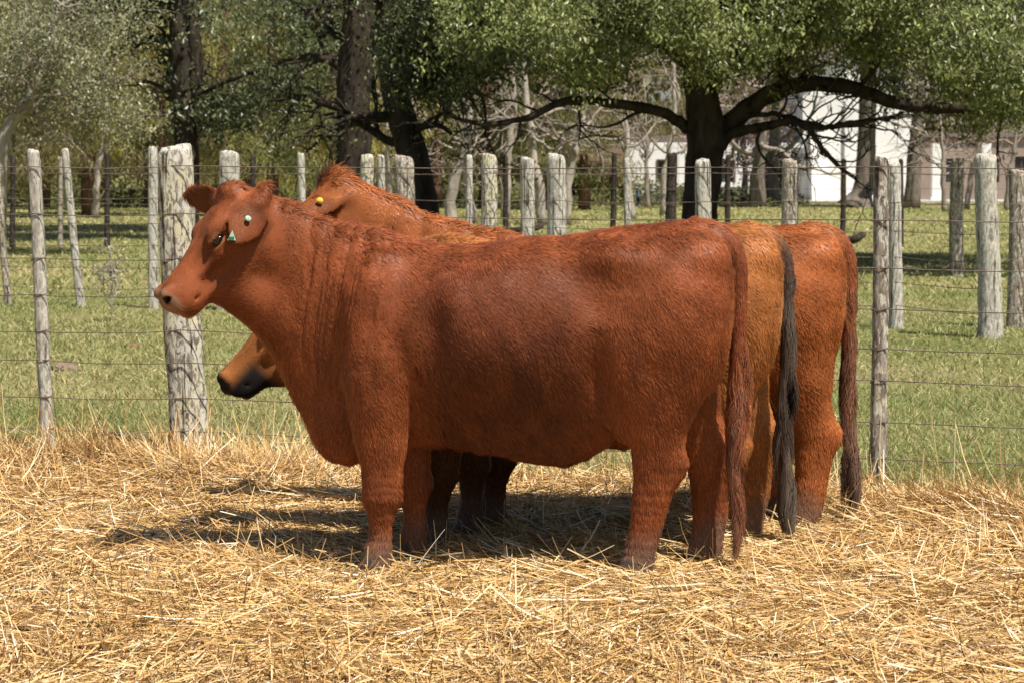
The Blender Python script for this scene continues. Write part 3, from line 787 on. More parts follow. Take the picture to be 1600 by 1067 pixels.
NEAR_H = (1.56, 1.30, 1.06, .86, .665, .50, .30, .12)
near_line = lambda px: np.interp(px, [-500, 70, 290, 1377, 2100], [12.0, 11.62, 11.6, 10.45, 9.9])
near, near_posts = fence('wire_fence', 'nearest post and wire fence right behind the cattle', near_line, [
    (52, 235, 72, 22, 1.0, 2, 2.6, 'slim grey leaning post at the far left'),
    (275, 228, 291, 62, .9, 1, 4.0, 'thick lichen covered post behind the nearest head'),
    (1377, 247, 1378, 26, 1.0, 0, 3.4, 'slim weathered post right of the cattle')], NEAR_H, .0028)
for (b_, t_, w) in near_posts:                                             # wire ties round the slim posts
    if w > .07: continue
    for h in NEAR_H[1:]:
        f = (h - b_[2]) / (t_[2] - b_[2]); c = b_ + (t_ - b_) * f; a = np.linspace(0, 2 * math.pi, 15)
        m = MB(); m.tube(np.stack([c[0] + w * 1.12 * np.cos(a), c[1] + w * 1.12 * np.sin(a), c[2] + .012 * np.sin(a + 1)], 1), np.full(15, .0022), 4); m.build('wire_tie', M_wire, near, True)

mid_line = lambda px: np.interp(px, [-500, 0, 1600, 2100], [25.2, 24.0, 20.0, 18.8])
fence('wire_fence', 'middle fence with many pale posts across the pasture', mid_line, [
    (-6, 250, 12, 11, 1, 0, 2.6, None), (101, 233, 126, 13, 1, 2, 2.6, None), (238, 230, 240, 17, 1, 2, 3, None), (357, 238, 357, 34, .9, 2, 4, None), (470, 240, 473, 13, 1, 2, 2.6, None),
    (573, 243, 576, 24, 1, 1, 3, None), (595, 243, 596, 13, 1, 2, 2.6, None), (630, 245, 633, 34, .9, 0, 4, None), (733, 243, 731, 12, 1, 2, 2.6, None), (764, 242, 762, 27, 1, 1, 4, None),
    (823, 247, 824, 24, 1, 2, 4, None), (868, 242, 870, 32, 1, 2, 3, None), (979, 248, 984, 12, 1, 2, 2.6, None), (1099, 250, 1102, 27, 1, 2, 4, None), (1235, 250, 1229, 27, 1, 0, 3, 'crooked pale post with narrow waist'),
    (1398, 255, 1401, 22, 1, 2, 3, None), (1541, 242, (1549, 19.3), 38, 1, 2, 3, 'thick pale lichen post near the right edge'), (1590, 266, (1590, 20.5), 28, 1, 0, 3, None)],
    (1.50, 1.22, .95, .70, .45, .22), .0038)
far_line = lambda px: 41.5
fence('wire_fence', 'farthest fence with thin dark posts', far_line, [
    (20, 243, 20, 9, 1, 3, 2.6, None), (94, 246, 95, 8, 1, 0, 2.6, None), (167, 238, 168, 9, 1, 3, 2.6, None), (395, 243, 395, 9, 1, 3, 2.6, None), (545, 243, 545, 9, 1, 3, 2.6, None), (790, 243, 790, 9, 1, 3, 2.6, None),
    (960, 240, 957, 9, 1, 3, 2.6, None), (1050, 240, 1048, 18, 1, 3, 3, None), (1138, 242, 1136, 9, 1, 3, 2.6, None), (1244, 247, 1243, 8, 1, 3, 2.6, None), (1319, 249, 1316, 9, 1, 3, 2.6, None), (1408, 249, 1408, 8, 1, 3, 2.6, None), (1490, 300, 1490, 9, 1, 3, 2.6, None)],
    (1.45, 1.15, .85, .55, .3), .004)
o = post_mesh('fence_post', pix(1496, 248, 30.4), np.array([(1495 - 800) / F_PX * 30.4, 30.4, -.06]), .105, .105, 77, M_post[0], None, 3)
tag(o, 'lone brown grey post standing in the tree shadow at right', 'post')

# ------------------------------------------------------------------ small things on the pasture
def mound(px, py, w, h, seed, label, pal):
    D = depth_of(py); rng = np.random.RandomState(seed); m = MB()
    k, rr = 16, 7; V = []
    for i in range(rr):
        t = i / (rr - 1.); a = np.arange(k) * 2 * math.pi / k
        R = w * math.cos(t * math.pi / 2) * (1 + .16 * rng.randn(k)); V.append(np.stack([R * np.cos(a), R * .8 * np.sin(a), h * np.sin(t * math.pi / 2) * (1 + .12 * rng.randn(k)) - .01], 1))
    i = np.arange(rr - 1)[:, None] * k; j = np.arange(k)[None]
    Q = np.stack([i + j, i + (j + 1) % k, i + k + (j + 1) % k, i + k + j], -1).reshape(-1, 4)
    o = mesh_from('earth_mound', np.vstack(V), Q, noise_mat('mound_soil', [(.3, tuple(np.array(pal) * .6)), (.7, pal)], 30, bump=.03, bump_scale=40), None, True)
    o.location = ((px - 800) / F_PX * D, D, 0); tag(o, label, 'mound')
mound(98, 578, .11, .07, 1, 'grey brown crumbly earth mound beside the left post', (.30, .22, .16))
mound(205, 542, .08, .04, 2, 'small reddish earth heap left of the thick post', (.28, .17, .10))

def dry_weed():
    rng = np.random.RandomState(6); D = depth_of(505); r = empty('dry_weed', ((175 - 800) / F_PX * D, D, 0)); tag(r, 'spindly dry weed between the left posts', 'weed')
    m = MB(); tips = []
    branch(m, (0, 0, -.02), (-.05, 0, 1), .55, .006, rng, 2, tips, .12, .1, (4, 6), 4, .5); m.build('stem', M_twig, r)
    tag(crown_mesh('leaves', np.array(tips), 5, .02, .035, [(.34, .32, .24), (.45, .38, .30)], rng, M_needle, r, .1, .5), kind='stuff')
dry_weed()

def log_heap(px, py, D, L, seed, label):
    rng = np.random.RandomState(seed); m = MB(); P = spline([(-L / 2, 0, .10), (-L / 6, .1, .17), (L / 6, 0, .22), (L / 2, .1, .30)], 12); m.tube(P, np.linspace(.10, .06, 12), 8, .1, rng)
    o = m.build('fallen_branch', M_bark_dark, None, True); o.location = ((px - 800) / F_PX * D, D, 0); tag(o, label, 'branch')
log_heap(812, 340, 46, 1.0, 3, 'dark fallen branch on the grass behind the middle posts')
log_heap(1330, 375, 40, .5, 4, 'short dark log lying beyond the farthest rump')
# ------------------------------------------------------------------ cattle
class Field:
    """signed distance grid; shapes are blended in, then the zero surface is meshed"""
    def __init__(s, lo, hi, h, fine=None, hf=None):
        """grid step h, and hf inside the box fine = (lo, hi)"""
        s.ax = []
        for i in range(3):
            if fine is None: s.ax.append(np.arange(lo[i], hi[i], h))
            else: s.ax.append(np.concatenate([np.arange(lo[i], fine[0][i], h), np.arange(max(lo[i], fine[0][i]), fine[1][i], hf), np.arange(fine[1][i], hi[i], h)]))
        s.F = np.full([len(a) for a in s.ax], 0.5, np.float32)
    def sub(s, lo, hi):
        sl = tuple(slice(max(0, int(np.searchsorted(s.ax[i], lo[i]))), int(np.searchsorted(s.ax[i], hi[i]))) for i in range(3))
        x = s.ax[0][sl[0]][:, None, None]; y = s.ax[1][sl[1]][None, :, None]; z = s.ax[2][sl[2]][None, None, :]
        return sl, x.astype(np.float32), y.astype(np.float32), z.astype(np.float32)
    def add(s, fn, lo, hi, k, carve=False):
        sl, x, y, z = s.sub(lo, hi)
        if min(x.size, y.size, z.size) == 0: return
        a = s.F[sl]; b = fn(x, y, z)
        if carve:
            a, b = -a, b
        h = np.clip(0.5 + 0.5 * (b - a) / k, 0, 1)
        r = b + (a - b) * h - k * h * (1 - h)
        s.F[sl] = -r if carve else r
    def cone(s, a, b, ra, rb, k=0.03, ys=1.0, carve=False):
        a = np.array(a, float); b = np.array(b, float); d = b - a; dd = d @ d + 1e-9
        m = max(ra, rb) * max(1, ys) + k + 0.03
        def fn(x, y, z):
            px, py, pz = x - a[0], y - a[1], z - a[2]
            t = np.clip((px * d[0] + py * d[1] + pz * d[2]) / dd, 0, 1)
            return np.sqrt((px - t * d[0]) ** 2 + ((py - t * d[1]) / ys) ** 2 + (pz - t * d[2]) ** 2) - (ra + (rb - ra) * t)
        s.add(fn, np.minimum(a, b) - m, np.maximum(a, b) + m, k, carve)
    def ell(s, c, r, k=0.04, M=None, carve=False):
        c = np.array(c, float); r = np.array(r, float); M = np.eye(3) if M is None else np.array(M)
        m = r.max() + k + 0.03
        def fn(x, y, z):
            p = [x - c[0], y - c[1], z - c[2]]
            q = [sum(M[i][j] * p[j] for j in range(3)) / r[i] for i in range(3)]
            n = np.sqrt(q[0] ** 2 + q[1] ** 2 + q[2] ** 2)
            return (n - 1) * r.min()
        s.add(fn, c - m, c + m, k, carve)
    def mesh(s):
        F = s.F; nx, ny, nz = F.shape
        S = F < 0
        cnt = np.zeros((nx - 1, ny - 1, nz - 1), np.int8); acc = np.zeros((nx - 1, ny - 1, nz - 1, 3), np.float32)
        def edge(axis):
            a = [slice(0, None)] * 3; b = [slice(0, None)] * 3
            a[axis] = slice(0, -1); b[axis] = slice(1, None)
            a, b = tuple(a), tuple(b)
            X = S[a] != S[b]
            idx = np.argwhere(X)
            f0 = F[a][X]; f1 = F[b][X]
            t = f0 / (f0 - f1)
            pos = idx.astype(np.float32); pos[:, axis] += t
            return idx, pos, f0 < 0
        quads = []
        E = [edge(i) for i in range(3)]
        for axis, (idx, pos, neg) in enumerate(E):
            o1, o2 = [(1, 2), (2, 0), (0, 1)][axis]
            ok = (idx[:, o1] > 0) & (idx[:, o2] > 0) & (idx[:, o1] < F.shape[o1] - 1) & (idx[:, o2] < F.shape[o2] - 1)
            idx, pos, neg = idx[ok], pos[ok], neg[ok]
            cells = []
            for d1, d2 in ((0, 0), (1, 0), (1, 1), (0, 1)):
                c = idx.copy(); c[:, o1] -= d1; c[:, o2] -= d2
                np.add.at(cnt, tuple(c.T), 1); np.add.at(acc, tuple(c.T), pos)
                cells.append(c)
            q = np.stack(cells, 1)
            q[~neg] = q[~neg][:, ::-1]
            quads.append(q)
        used = np.argwhere(cnt > 0)
        vid = np.full(cnt.shape, -1, np.int64); vid[tuple(used.T)] = np.arange(len(used))
        V = acc[tuple(used.T)] / cnt[tuple(used.T)][:, None]
        V = np.stack([np.interp(V[:, i], np.arange(len(s.ax[i])), s.ax[i]) for i in range(3)], 1)
        Q = np.concatenate(quads, 0)
        Q = vid[Q[..., 0], Q[..., 1], Q[..., 2]]
        return V.astype(np.float64), Q

def smooth_mesh(V, Q, it=3, lam=0.5):
    e = np.concatenate([Q[:, [0, 1]], Q[:, [1, 2]], Q[:, [2, 3]], Q[:, [3, 0]]], 0)
    deg = np.bincount(e.ravel(), minlength=len(V))[:, None]
    for i in range(it):
        for l in (lam, -lam * 0.9):
            A = np.zeros_like(V)
            for j in range(3):
                A[:, j] = np.bincount(e[:, 0], V[e[:, 1], j], len(V)) + np.bincount(e[:, 1], V[e[:, 0], j], len(V))
            V = V + l * (A / np.maximum(deg, 1) - V)
    return V

def vnormals(V, Q):
    n = np.cross(V[Q[:, 2]] - V[Q[:, 0]], V[Q[:, 3]] - V[Q[:, 1]])
    R = np.zeros_like(V)
    for c in range(4):
        for j in range(3):
            R[:, j] += np.bincount(Q[:, c], n[:, j], len(V))
    return unit(R)

SHEAR = 0.14
D0 = 8.2
def PX(px, D=D0): return (px - 800) * D / F_PX
def PZ(py, D=D0): return CAM_H - (py - HORIZON) * D / F_PX

# side outline of the trunk and neck: image column, top row, bottom row, half width (m), taper towards the back line
TRUNK = np.array([
    (378, 300, 430, .055, .1), (398, 306, 494, .082, .05), (420, 315, 562, .098, -.12), (450, 329, 628, .118, -.28), (480, 340, 672, .14, -.38),
    (510, 347, 706, .165, -.43), (540, 352, 724, .185, -.44), (570, 358, 722, .20, -.38), (600, 365, 712, .218, -.36), (640, 374, 700, .24, -.36),
    (680, 381, 697, .268, -.36), (720, 383, 702, .292, -.38), (760, 381, 709, .31, -.40), (800, 377, 717, .32, -.40),
    (840, 372, 724, .32, -.40), (880, 368, 727, .31, -.38), (920, 362, 713, .292, -.32), (950, 358, 688, .278, -.22), (975, 354, 660, .272, -.1), (1000, 351, 632, .27, .0),
    (1040, 349, 615, .262, .1), (1080, 350, 615, .24, .12), (1105, 356, 605, .21, .1), (1122, 368, 580, .172, .05), (1134, 394, 540, .12, 0),
    (1140, 420, 500, .05, 0)])
# legs: image row, front edge, rear edge, half width
HIND = np.array([(375, 1010, 1080, .02), (420, 975, 1115, .07), (470, 945, 1128, .115), (520, 928, 1133, .135), (560, 936, 1122, .135), (600, 950, 1107, .128), (640, 968, 1090, .112), (680, 979, 1074, .092), (710, 987, 1072, .078),
                 (736, 988, 1080, .074), (757, 991, 1075, .067), (782, 990, 1058, .06), (818, 986, 1046, .054), (850, 980, 1039, .053),
                 (880, 973, 1030, .057), (902, 966, 1027, .062), (916, 963, 1028, .064)])
FORE = np.array([(380, 596, 634, .015), (430, 575, 650, .045), (475, 560, 658, .07), (520, 547, 656, .09), (560, 540, 652, .105), (600, 538, 649, .105), (640, 540, 645, .097), (680, 548, 640, .085), (710, 554, 636, .078),
                 (740, 561, 630, .070), (768, 563, 627, .068), (788, 561, 628, .069), (808, 570, 618, .056), (832, 573, 613, .049),
                 (852, 571, 613, .05), (866, 566, 614, .057), (892, 562, 613, .06), (902, 562, 614, .06)])

def head_frame(poll, down, yaw):
    """poll position, angle of the face below the horizontal, turn towards the viewer"""
    a = np.array([-math.cos(down), 0, -math.sin(down)]); b = np.array([-math.sin(down), 0, math.cos(down)])
    c, s = math.cos(yaw), math.sin(yaw)
    R = np.array([[c, -s, 0], [s, c, 0], [0, 0, 1.]])
    a, b = R @ a, R @ b
    return np.array(poll, float), a, b, np.cross(a, b)

HEAD = np.array([  # along the face, dorsal edge, ventral edge, half width
    (-.03, -.015, -.07, .05), (.0, .014, -.12, .078), (.05, .03, -.20, .10), (.11, .034, -.25, .112), (.17, .026, -.272, .110), (.23, .012, -.275, .097),
    (.29, .003, -.25, .080), (.35, -.004, -.215, .068), (.41, -.006, -.182, .064), (.46, -.007, -.155, .070), (.495, -.014, -.135, .070), (.52, -.035, -.115, .056), (.54, -.06, -.095, .03)])

def build_cow(name, loc, p):
    """p: legs, head, neck bend, tail path, colours; returns the Empty of the finished animal"""
    h = p['voxel']
    fld = Field((-1.75, -0.62, -0.03), (1.15, 0.66, 1.62), h, p.get('fine'), p.get('fine_h'))
    xs = PX(TRUNK[:, 0]); zt = PZ(TRUNK[:, 1]); zb = PZ(TRUNK[:, 2]); hw = TRUNK[:, 3]; tp = TRUNK[:, 4]
    x0 = -0.42; xe = -1.02
    dz, st = p.get('neck_dz', 0.0), p.get('neck_stretch', 0.0)
    def unbend(x):
        xq = np.where(x < x0, x0 + (x - x0) / (1 + st), x)
        s_ = np.clip((x0 - xq) / (x0 - xe), 0, 1.3)
        return xq, dz * s_ ** 1.6
    def trunk(x, y, z):
        xq, o = unbend(x)
        T = np.interp(xq, xs, zt) + o; B = np.interp(xq, xs, zb) + o * p.get('dewlap', 1.0); w = np.interp(xq, xs, hw); e = np.interp(xq, xs, tp)
        a = (T - B) / 2; zc = (T + B) / 2
        t = (z - zc) / a
        ww = w * (1 - e * np.where(e < 0, .5 * (t + .12 - np.sqrt((t + .12) ** 2 + .09)), t))
        ex_ = 2.135 + .115 * np.tanh(3 * t); r = ((np.abs(y + SHEAR * x) / ww) ** ex_ + np.abs(t) ** ex_) ** (1 / ex_)
        d = (r - 1) * np.minimum(a, w)
        ex = np.maximum(xs[0] - xq, xq - xs[-1])
        return np.maximum(d, ex)
    fld.add(trunk, (-1.7, -.6, 0.0), (1.1, .62, 1.6), 0.02)
    # muscles: shoulder, arm, thigh, hooks, pins, on both sides
    for s_ in (-1, 1):
        def at(px, py, y): x = PX(px); return (x, y * s_ - SHEAR * x, PZ(py))
        fld.ell(at(588, 490, .168), (.12, .095, .24), 0.05)
        fld.ell(at(596, 590, .185), (.105, .085, .13), 0.03)
        fld.ell(at(560, 585, .17), (.06, .07, .07), 0.05)
        fld.ell(at(1046, 500, .165), (.175, .135, .28), 0.05)
        fld.ell(at(985, 590, .175), (.075, .085, .11), 0.05)
        fld.ell(at(958, 402, .175), (.09, .06, .05), 0.09)
        fld.ell(at(1085, 400, .12), (.10, .08, .07), 0.06)
        fld.ell(at(770, 520, .20), (.30, .12, .19), 0.12)
        fld.ell(at(972, 645, .165), (.05, .045, .08), 0.05)
    # flank hollow and the fold behind the shoulder
    for s_ in (-1, 1):
        x = PX(915); fld.ell((x, s_ * .345 - SHEAR * x, PZ(430)), (.06, .07, .10), 0.09, carve=True)
        x = PX(932); fld.ell((x, s_ * .312 - SHEAR * x, PZ(590)), (.045, .085, .12), 0.06, carve=True)
        x = PX(672); fld.ell((x, s_ * .345 - SHEAR * x, PZ(520)), (.05, .06, .20), 0.08, carve=True)
        for (qa, qb, rr) in (((652, 550), (660, 690), .006), ((670, 575), (672, 685), .005), ((690, 610), (688, 690), .004)):
            xa, xb = PX(qa[0]), PX(qb[0])
            fld.cone((xa, s_ * .248 - SHEAR * xa, PZ(qa[1])), (xb, s_ * .195 - SHEAR * xb, PZ(qb[1])), rr * .5, rr * 2.8, 0.02, carve=True)
    # brisket folds
    x = PX(528); fld.ell((x, -SHEAR * x, PZ(660)), (.10, .09, .14), 0.08)
    # legs
    def leg(tab, D, yc, dx, lean=0.0, wide=1.0):
        zz = PZ(tab[:, 0], D)[::-1]; xf = PX(tab[:, 1], D)[::-1]; xr = PX(tab[:, 2], D)[::-1]; ry = tab[:, 3][::-1] * wide
        zz = zz - zz[0]
        top = zz[-1]
        def fn(x, y, z):
            f = np.interp(z, zz, xf); r = np.interp(z, zz, xr); w = np.interp(z, zz, ry)
            q_ = np.clip(z / 0.85, 0, 1); sh = lean * (1 - q_) ** 1.6 + dx * (1 - q_ ** 2.2)
            thin = .004 * np.clip((.62 - z) / .2, 0, 1); cx = (f + r) / 2 + sh; rx = (r - f) / 2 - thin - .006 * np.clip((.05 - z) / .03, 0, 1); w = w - thin * .8
            q = ((np.abs(x - cx) / rx) ** 2.2 + (np.abs(y - yc) / w) ** 2.2) ** (1 / 2.2)
            d = (q - 1) * np.minimum(rx, w)
            return np.maximum(d + np.clip((z - top + .3) / .3, 0, 2) ** 2 * .16, 0.0 - z)
        fld.add(fn, (xf.min() + min(0, lean + dx) - .12, yc - .24, -.02), (xr.max() + max(0, lean + dx) + .12, yc + .24, top + .02), 0.028 if tab is FORE else 0.036)
    for L in p['legs']: leg(*L)
    # head
    H0, A, B, C = head_frame(*p['head'])
    hs = p.get('head_s', 1.0)
    def hp(a, b, c): return H0 + (A * a + B * b + C * c) * hs
    ha, ht, hb, hw2 = HEAD.T
    def head(x, y, z):
        px, py, pz = x - H0[0], y - H0[1], z - H0[2]
        a = (px * A[0] + py * A[1] + pz * A[2]) / hs; b = (px * B[0] + py * B[1] + pz * B[2]) / hs; c = (px * C[0] + py * C[1] + pz * C[2]) / hs
        T = np.interp(a, ha, ht); Bo = np.interp(a, ha, hb); w = np.interp(a, ha, hw2)
        hh = (T - Bo) / 2; t = (b - (T + Bo) / 2) / hh
        w = w * (1 + 0.14 * np.clip(t, -1, 1))
        q_ = np.where(t > 0, 3.0, 2.4); r = ((np.abs(c) / w) ** q_ + np.abs(t) ** q_) ** (1 / q_)
        return np.maximum((r - 1) * np.minimum(hh, w), np.maximum(ha[0] - a, a - ha[-1]))
    ends = np.array([hp(a, b, c) for a in (-.05, .56) for b in (.1, -.32) for c in (-.2, .2)])
    fld.add(head, ends.min(0) - .04, ends.max(0) + .04, p.get('head_k', 0.07))
    # throat and crest between the head and the neck
    def neck_pt(px, py):
        xq = PX(px); s_ = np.clip((x0 - xq) / (x0 - xe), 0, 1.3); x = x0 + (xq - x0) * (1 + st)
        return np.array([x, -SHEAR * x, PZ(py) + dz * s_ ** 1.6])
    fld.cone(hp(.29, -.175, 0), neck_pt(445, 500), .08, .125, 0.06, ys=.8)
    fld.cone(hp(.10, -.12, 0), neck_pt(440, 400), .10, .12, 0.06, ys=.85)
    fld.cone(hp(.01, -.055, 0), neck_pt(440, 368), .07, .105, 0.05, ys=.8)
    fld.ell(hp(.0, .015, 0), (.045, .045, .042), 0.04)                       # poll
    Mh = np.array([A, B, C])
    for s_ in (-1, 1):
        fld.ell(hp(.165, -.006, s_ * .102), (.055, .028, .028), 0.025, Mh)  # brow
        fld.ell(hp(.215, -.055, s_ * .09), (.05, .03, .026), 0.03, Mh)     # cheek bone below the eye
        fld.ell(hp(.185, -.165, s_ * .070), (.09, .075, .036), 0.035, Mh)  # jaw muscle
        fld.cone(hp(.23, -.075, s_ * .096), hp(.34, -.085, s_ * .070), .016, .010, 0.02)     # facial crest
        fld.ell(hp(.335, -.135, s_ * .098), (.075, .035, .032), 0.03, Mh, carve=True)        # hollow before the jaw
        fld.ell(hp(.33, -.035, s_ * .094), (.07, .022, .022), 0.03, Mh, carve=True)          # flat side of the nose
        fld.ell(hp(.195, -.034, s_ * .126), (.036, .020, .03), 0.009, Mh, carve=True)
        fld.ell(hp(.195, -.015, s_ * .114), (.040, .0095, .016), 0.008, Mh)    # upper lid
        fld.ell(hp(.197, -.055, s_ * .112), (.034, .0075, .013), 0.008, Mh)      # lower lid
        fld.ell(hp(.495, -.035, s_ * .052), (.03, .032, .026), 0.02, Mh)        # nostril wing
        fld.ell(hp(.512, -.040, s_ * .062), (.017, .013, .022), 0.008, Mh, carve=True)
        fld.ell(hp(.45, -.112, s_ * .066), (.07, .045, .024), 0.03, Mh)         # lip
        fld.cone(hp(.535, -.108, s_ * .02), hp(.42, -.128, s_ * .094), .006, .005, 0.012, carve=True)   # mouth line
    fld.ell(hp(.44, -.158, 0), (.07, .025, .05), 0.03, Mh)                      # chin
    # ears: scooped leaves
    ears = []
    for e in p['ears']:
        base, tip, wid = np.array(e[0]), np.array(e[1]), np.array(e[2])
        base = hp(*base); u = unit(tip); L = np.linalg.norm(tip)
        w = unit(wid - u * (wid @ u)); n = np.cross(u, w)
        if n @ np.array([0, 0, 1.]) < 0: n = -n
        W = L * p.get('ear_w', .34)
        def ear(x, y, z):
            px, py, pz = x - base[0], y - base[1], z - base[2]
            su = (px * u[0] + py * u[1] + pz * u[2]) / L; sw = px * w[0] + py * w[1] + pz * w[2]; sn = px * n[0] + py * n[1] + pz * n[2]
            pr = W * np.interp(su, [-.1, 0, .15, .4, .65, .85, .97, 1.02], [.35, .5, .8, 1, .9, .58, .25, .02])
            sn = sn + 2.6 * sw ** 2 + .10 * L * np.clip(su, 0, 1) ** 2
            q = np.sqrt((sw / pr) ** 2 + (sn / .013) ** 2)
            return np.maximum((q - 1) * .014, np.maximum(-.1 - su, su - 1.02) * L)
        pts_ = np.array([base - u * .05, base + u * (L + .02)])
        fld.add(ear, pts_.min(0) - W - .03, pts_.max(0) + W + .03, 0.012)
        fld.cone(base - u * .04, base + u * L * .16, .034, .024, 0.03)
        ears.append((base, u, w, n, L))
    # tail
    T = spline(p['tail'], 26); R = np.interp(np.linspace(0, 1, 26), [0, .12, .3, .6, 1], np.array([.055, .052, .046, .034, .022]) * p.get('tail_r', 1))
    def tail_fn(i0_, i1_):
        def fn(x, y, z):
            best = None
            for i in range(i0_, i1_):
                a_, d_ = T[i], T[i + 1] - T[i]; px, py, pz = x - a_[0], y - a_[1], z - a_[2]
                t = np.clip((px * d_[0] + py * d_[1] + pz * d_[2]) / (d_ @ d_), 0, 1)
                q = np.sqrt((px - t * d_[0]) ** 2 + (py - t * d_[1]) ** 2 + (pz - t * d_[2]) ** 2) - (R[i] + (R[i + 1] - R[i]) * t)
                best = q if best is None else np.minimum(best, q)
            return best
        return fn
    fld.add(tail_fn(0, 7), T[:8].min(0) - .12, T[:8].max(0) + .12, .04)
    fld.add(tail_fn(6, 25), T[6:].min(0) - .08, T[6:].max(0) + .08, .008)
    V, Q = fld.mesh()
    del fld
    V = smooth_mesh(V, Q, 3)
    # keep the largest piece only
    lab = np.arange(len(V)); e = np.concatenate([Q[:, [0, 1]], Q[:, [1, 2]], Q[:, [2, 3]]], 0)
    for _ in range(400):
        m = np.minimum(lab[e[:, 0]], lab[e[:, 1]]); old = lab.copy()
        np.minimum.at(lab, e[:, 0], m); np.minimum.at(lab, e[:, 1], m); lab = lab[lab]
        if (lab == old).all(): break
    big = np.bincount(lab).argmax(); keep = lab == big
    idx = np.cumsum(keep) - 1; Q = idx[Q[keep[Q[:, 0]]]]; V = V[keep]
    nrm = vnormals(V, Q)
    # body regions
    xq, off = unbend(V[:, 0]); zq = V[:, 2] - off
    rel = V - H0
    ha_, hb_ = rel @ A / hs, rel @ B / hs
    dist_head = np.linalg.norm(V - hp(.25, -.1, 0), axis=1)
    is_head = np.clip((.36 - dist_head) / .08, 0, 1)
    neck = np.clip((PX(640) - xq) / .12, 0, 1) * np.clip((xq - PX(395)) / .1, 0, 1) * (1 - is_head) * np.clip((zq - .55) / .15, 0, 1)
    # skin folds on the neck, muscle relief, ripples on the lower legs
    sk = xq + 0.16 * (1.2 - zq) + .02 * vnoise(V, 4, 1)
    fold = np.maximum((1 - np.abs(2 * vnoise(np.stack([sk * 24, V[:, 1] * 4, zq * 2.2], 1), 1.0, 2) - 1)) ** 5, .7 * (1 - np.abs(2 * vnoise(np.stack([sk * 41, V[:, 1] * 5, zq * 3], 1), 1.0, 3) - 1)) ** 5)
    V = V - nrm * (neck * fold * (.3 + vnoise(V * [1, 1, .5], 6, 4)) * .0125)[:, None]
    bump = (vnoise(V * [1, 1, .6], 7, 5) - .5) * .016 + (vnoise(V * [1, 1, .7], 18, 6) - .5) * .006
    tz = np.clip((V[:, 0] - PX(1132)) / .02, 0, 1) * (zq > .3)
    V = V + nrm * (bump * (1 - .8 * is_head) * (1 - tz))[:, None]
    low = np.clip((.5 - V[:, 2]) / .2, 0, 1)
    V = V + nrm * (low * .0014 * np.sin(V[:, 2] * 2 * math.pi / .035 + 6 * vnoise(V, 9, 8)) * vnoise(V, 12, 9))[:, None]
    side = np.clip((.62 - zq) / .12, 0, 1) * np.clip((xq - PX(655)) / .05, 0, 1) * np.clip((PX(960) - xq) / .15, 0, 1)
    V = V + nrm * (side * (vnoise(V * [1, 1, .8], 24, 7) - .5) * .014)[:, None]
    nrm = vnormals(V, Q)
    # coat colour of every point, plus shade painted on the rear cattle
    c1, c2, c3 = (np.array(q) for q in p['coat'])           # main, lighter, darker hair
    n1 = vnoise(V, 3.2, 11)[:, None]; n2 = vnoise(V * [1, 1, .5], 16, 12)[:, None]
    colr = c1 * (1 - .5 * n1) + c2 * (.5 * n1)
    colr = colr * (.70 + .58 * n2)
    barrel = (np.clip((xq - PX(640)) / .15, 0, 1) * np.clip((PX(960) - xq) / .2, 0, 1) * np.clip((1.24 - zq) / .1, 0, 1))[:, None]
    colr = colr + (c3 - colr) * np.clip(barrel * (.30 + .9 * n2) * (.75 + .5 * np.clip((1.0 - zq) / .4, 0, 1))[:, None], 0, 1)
    if p.get('leg_shade'): colr = colr * (1 - p['leg_shade'] * np.clip((-.1 - V[:, 0]) / .1, 0, 1) * np.clip((.62 - V[:, 2]) / .15, 0, 1))[:, None]  # nearest cow's shadow painted into the front legs of the rear cattle
    mud = (np.clip((.26 - V[:, 2] - .16 * vnoise(V, 6, 13)) / .14, 0, 1))[:, None]
    colr = colr + (np.array(p['mud']) - colr) * mud
    hl = np.clip((ha_ - .488 + .02 * vnoise(V, 30, 3)) / .015, 0, 1) * (dist_head < .4) * np.clip((.10 + hb_ + .5 * (ha_ - .455)) / .05, 0, 1)
    nose = np.array(p['nose'])
    if p.get('black_muzzle_shade'): hl = np.maximum(hl, np.clip((ha_ - .30) / .08, 0, 1) * np.clip((-.045 - hb_) / .05, 0, 1) * (dist_head < .4))  # black lips, with shade from the nearest cow painted over lower muzzle and jaw
    colr = colr + (nose - colr) * hl[:, None]
    for s_ in (-1, 1):
        dn = np.linalg.norm((V - hp(.512, -.040, s_ * .060)) / 1.0, axis=1)
        k = np.clip((.024 - dn) / .008, 0, 1)[:, None]
        colr = colr + (np.array([.03, .015, .012]) - colr) * k
        de = np.linalg.norm((V - hp(.195, -.034, s_ * .11)), axis=1)
        k = (np.clip((.042 - de) / .012, 0, 1))[:, None]
        colr = colr + (np.array([.36, .17, .075]) - colr) * k * .6
    Tf = spline(T, 120); Rf = np.interp(np.linspace(0, 1, 120), np.linspace(0, 1, 26), R)
    nt_ = np.where((V[:, 0] > PX(1050)))[0]; dt = np.full(len(V), 9.0); tt = np.zeros(len(V))
    dd_ = np.linalg.norm(V[nt_][:, None] - Tf[None], axis=2) - Rf[None]
    dt[nt_] = dd_.min(1); tt[nt_] = dd_.argmin(1) / 119.0
    tl = np.clip((.012 - dt) / .012, 0, 1) * np.clip((tt - .12) / .2, 0, 1)
    inner = np.clip((V[:, 0] - PX(1085)) / .06, 0, 1) * np.clip((zq - .35) / .1, 0, 1) * np.clip((1.15 - zq) / .15, 0, 1) * np.clip(1 - np.abs(V[:, 1] + SHEAR * V[:, 0]) / .13, 0, 1)
    colr = colr + (np.array(p['inner']) - colr) * (inner * np.clip(dt / .012, 0, 1))[:, None] * .8
    colr = colr + (np.array(p['tail_col'][0]) * (.8 + .4 * n2) - colr) * tl[:, None]
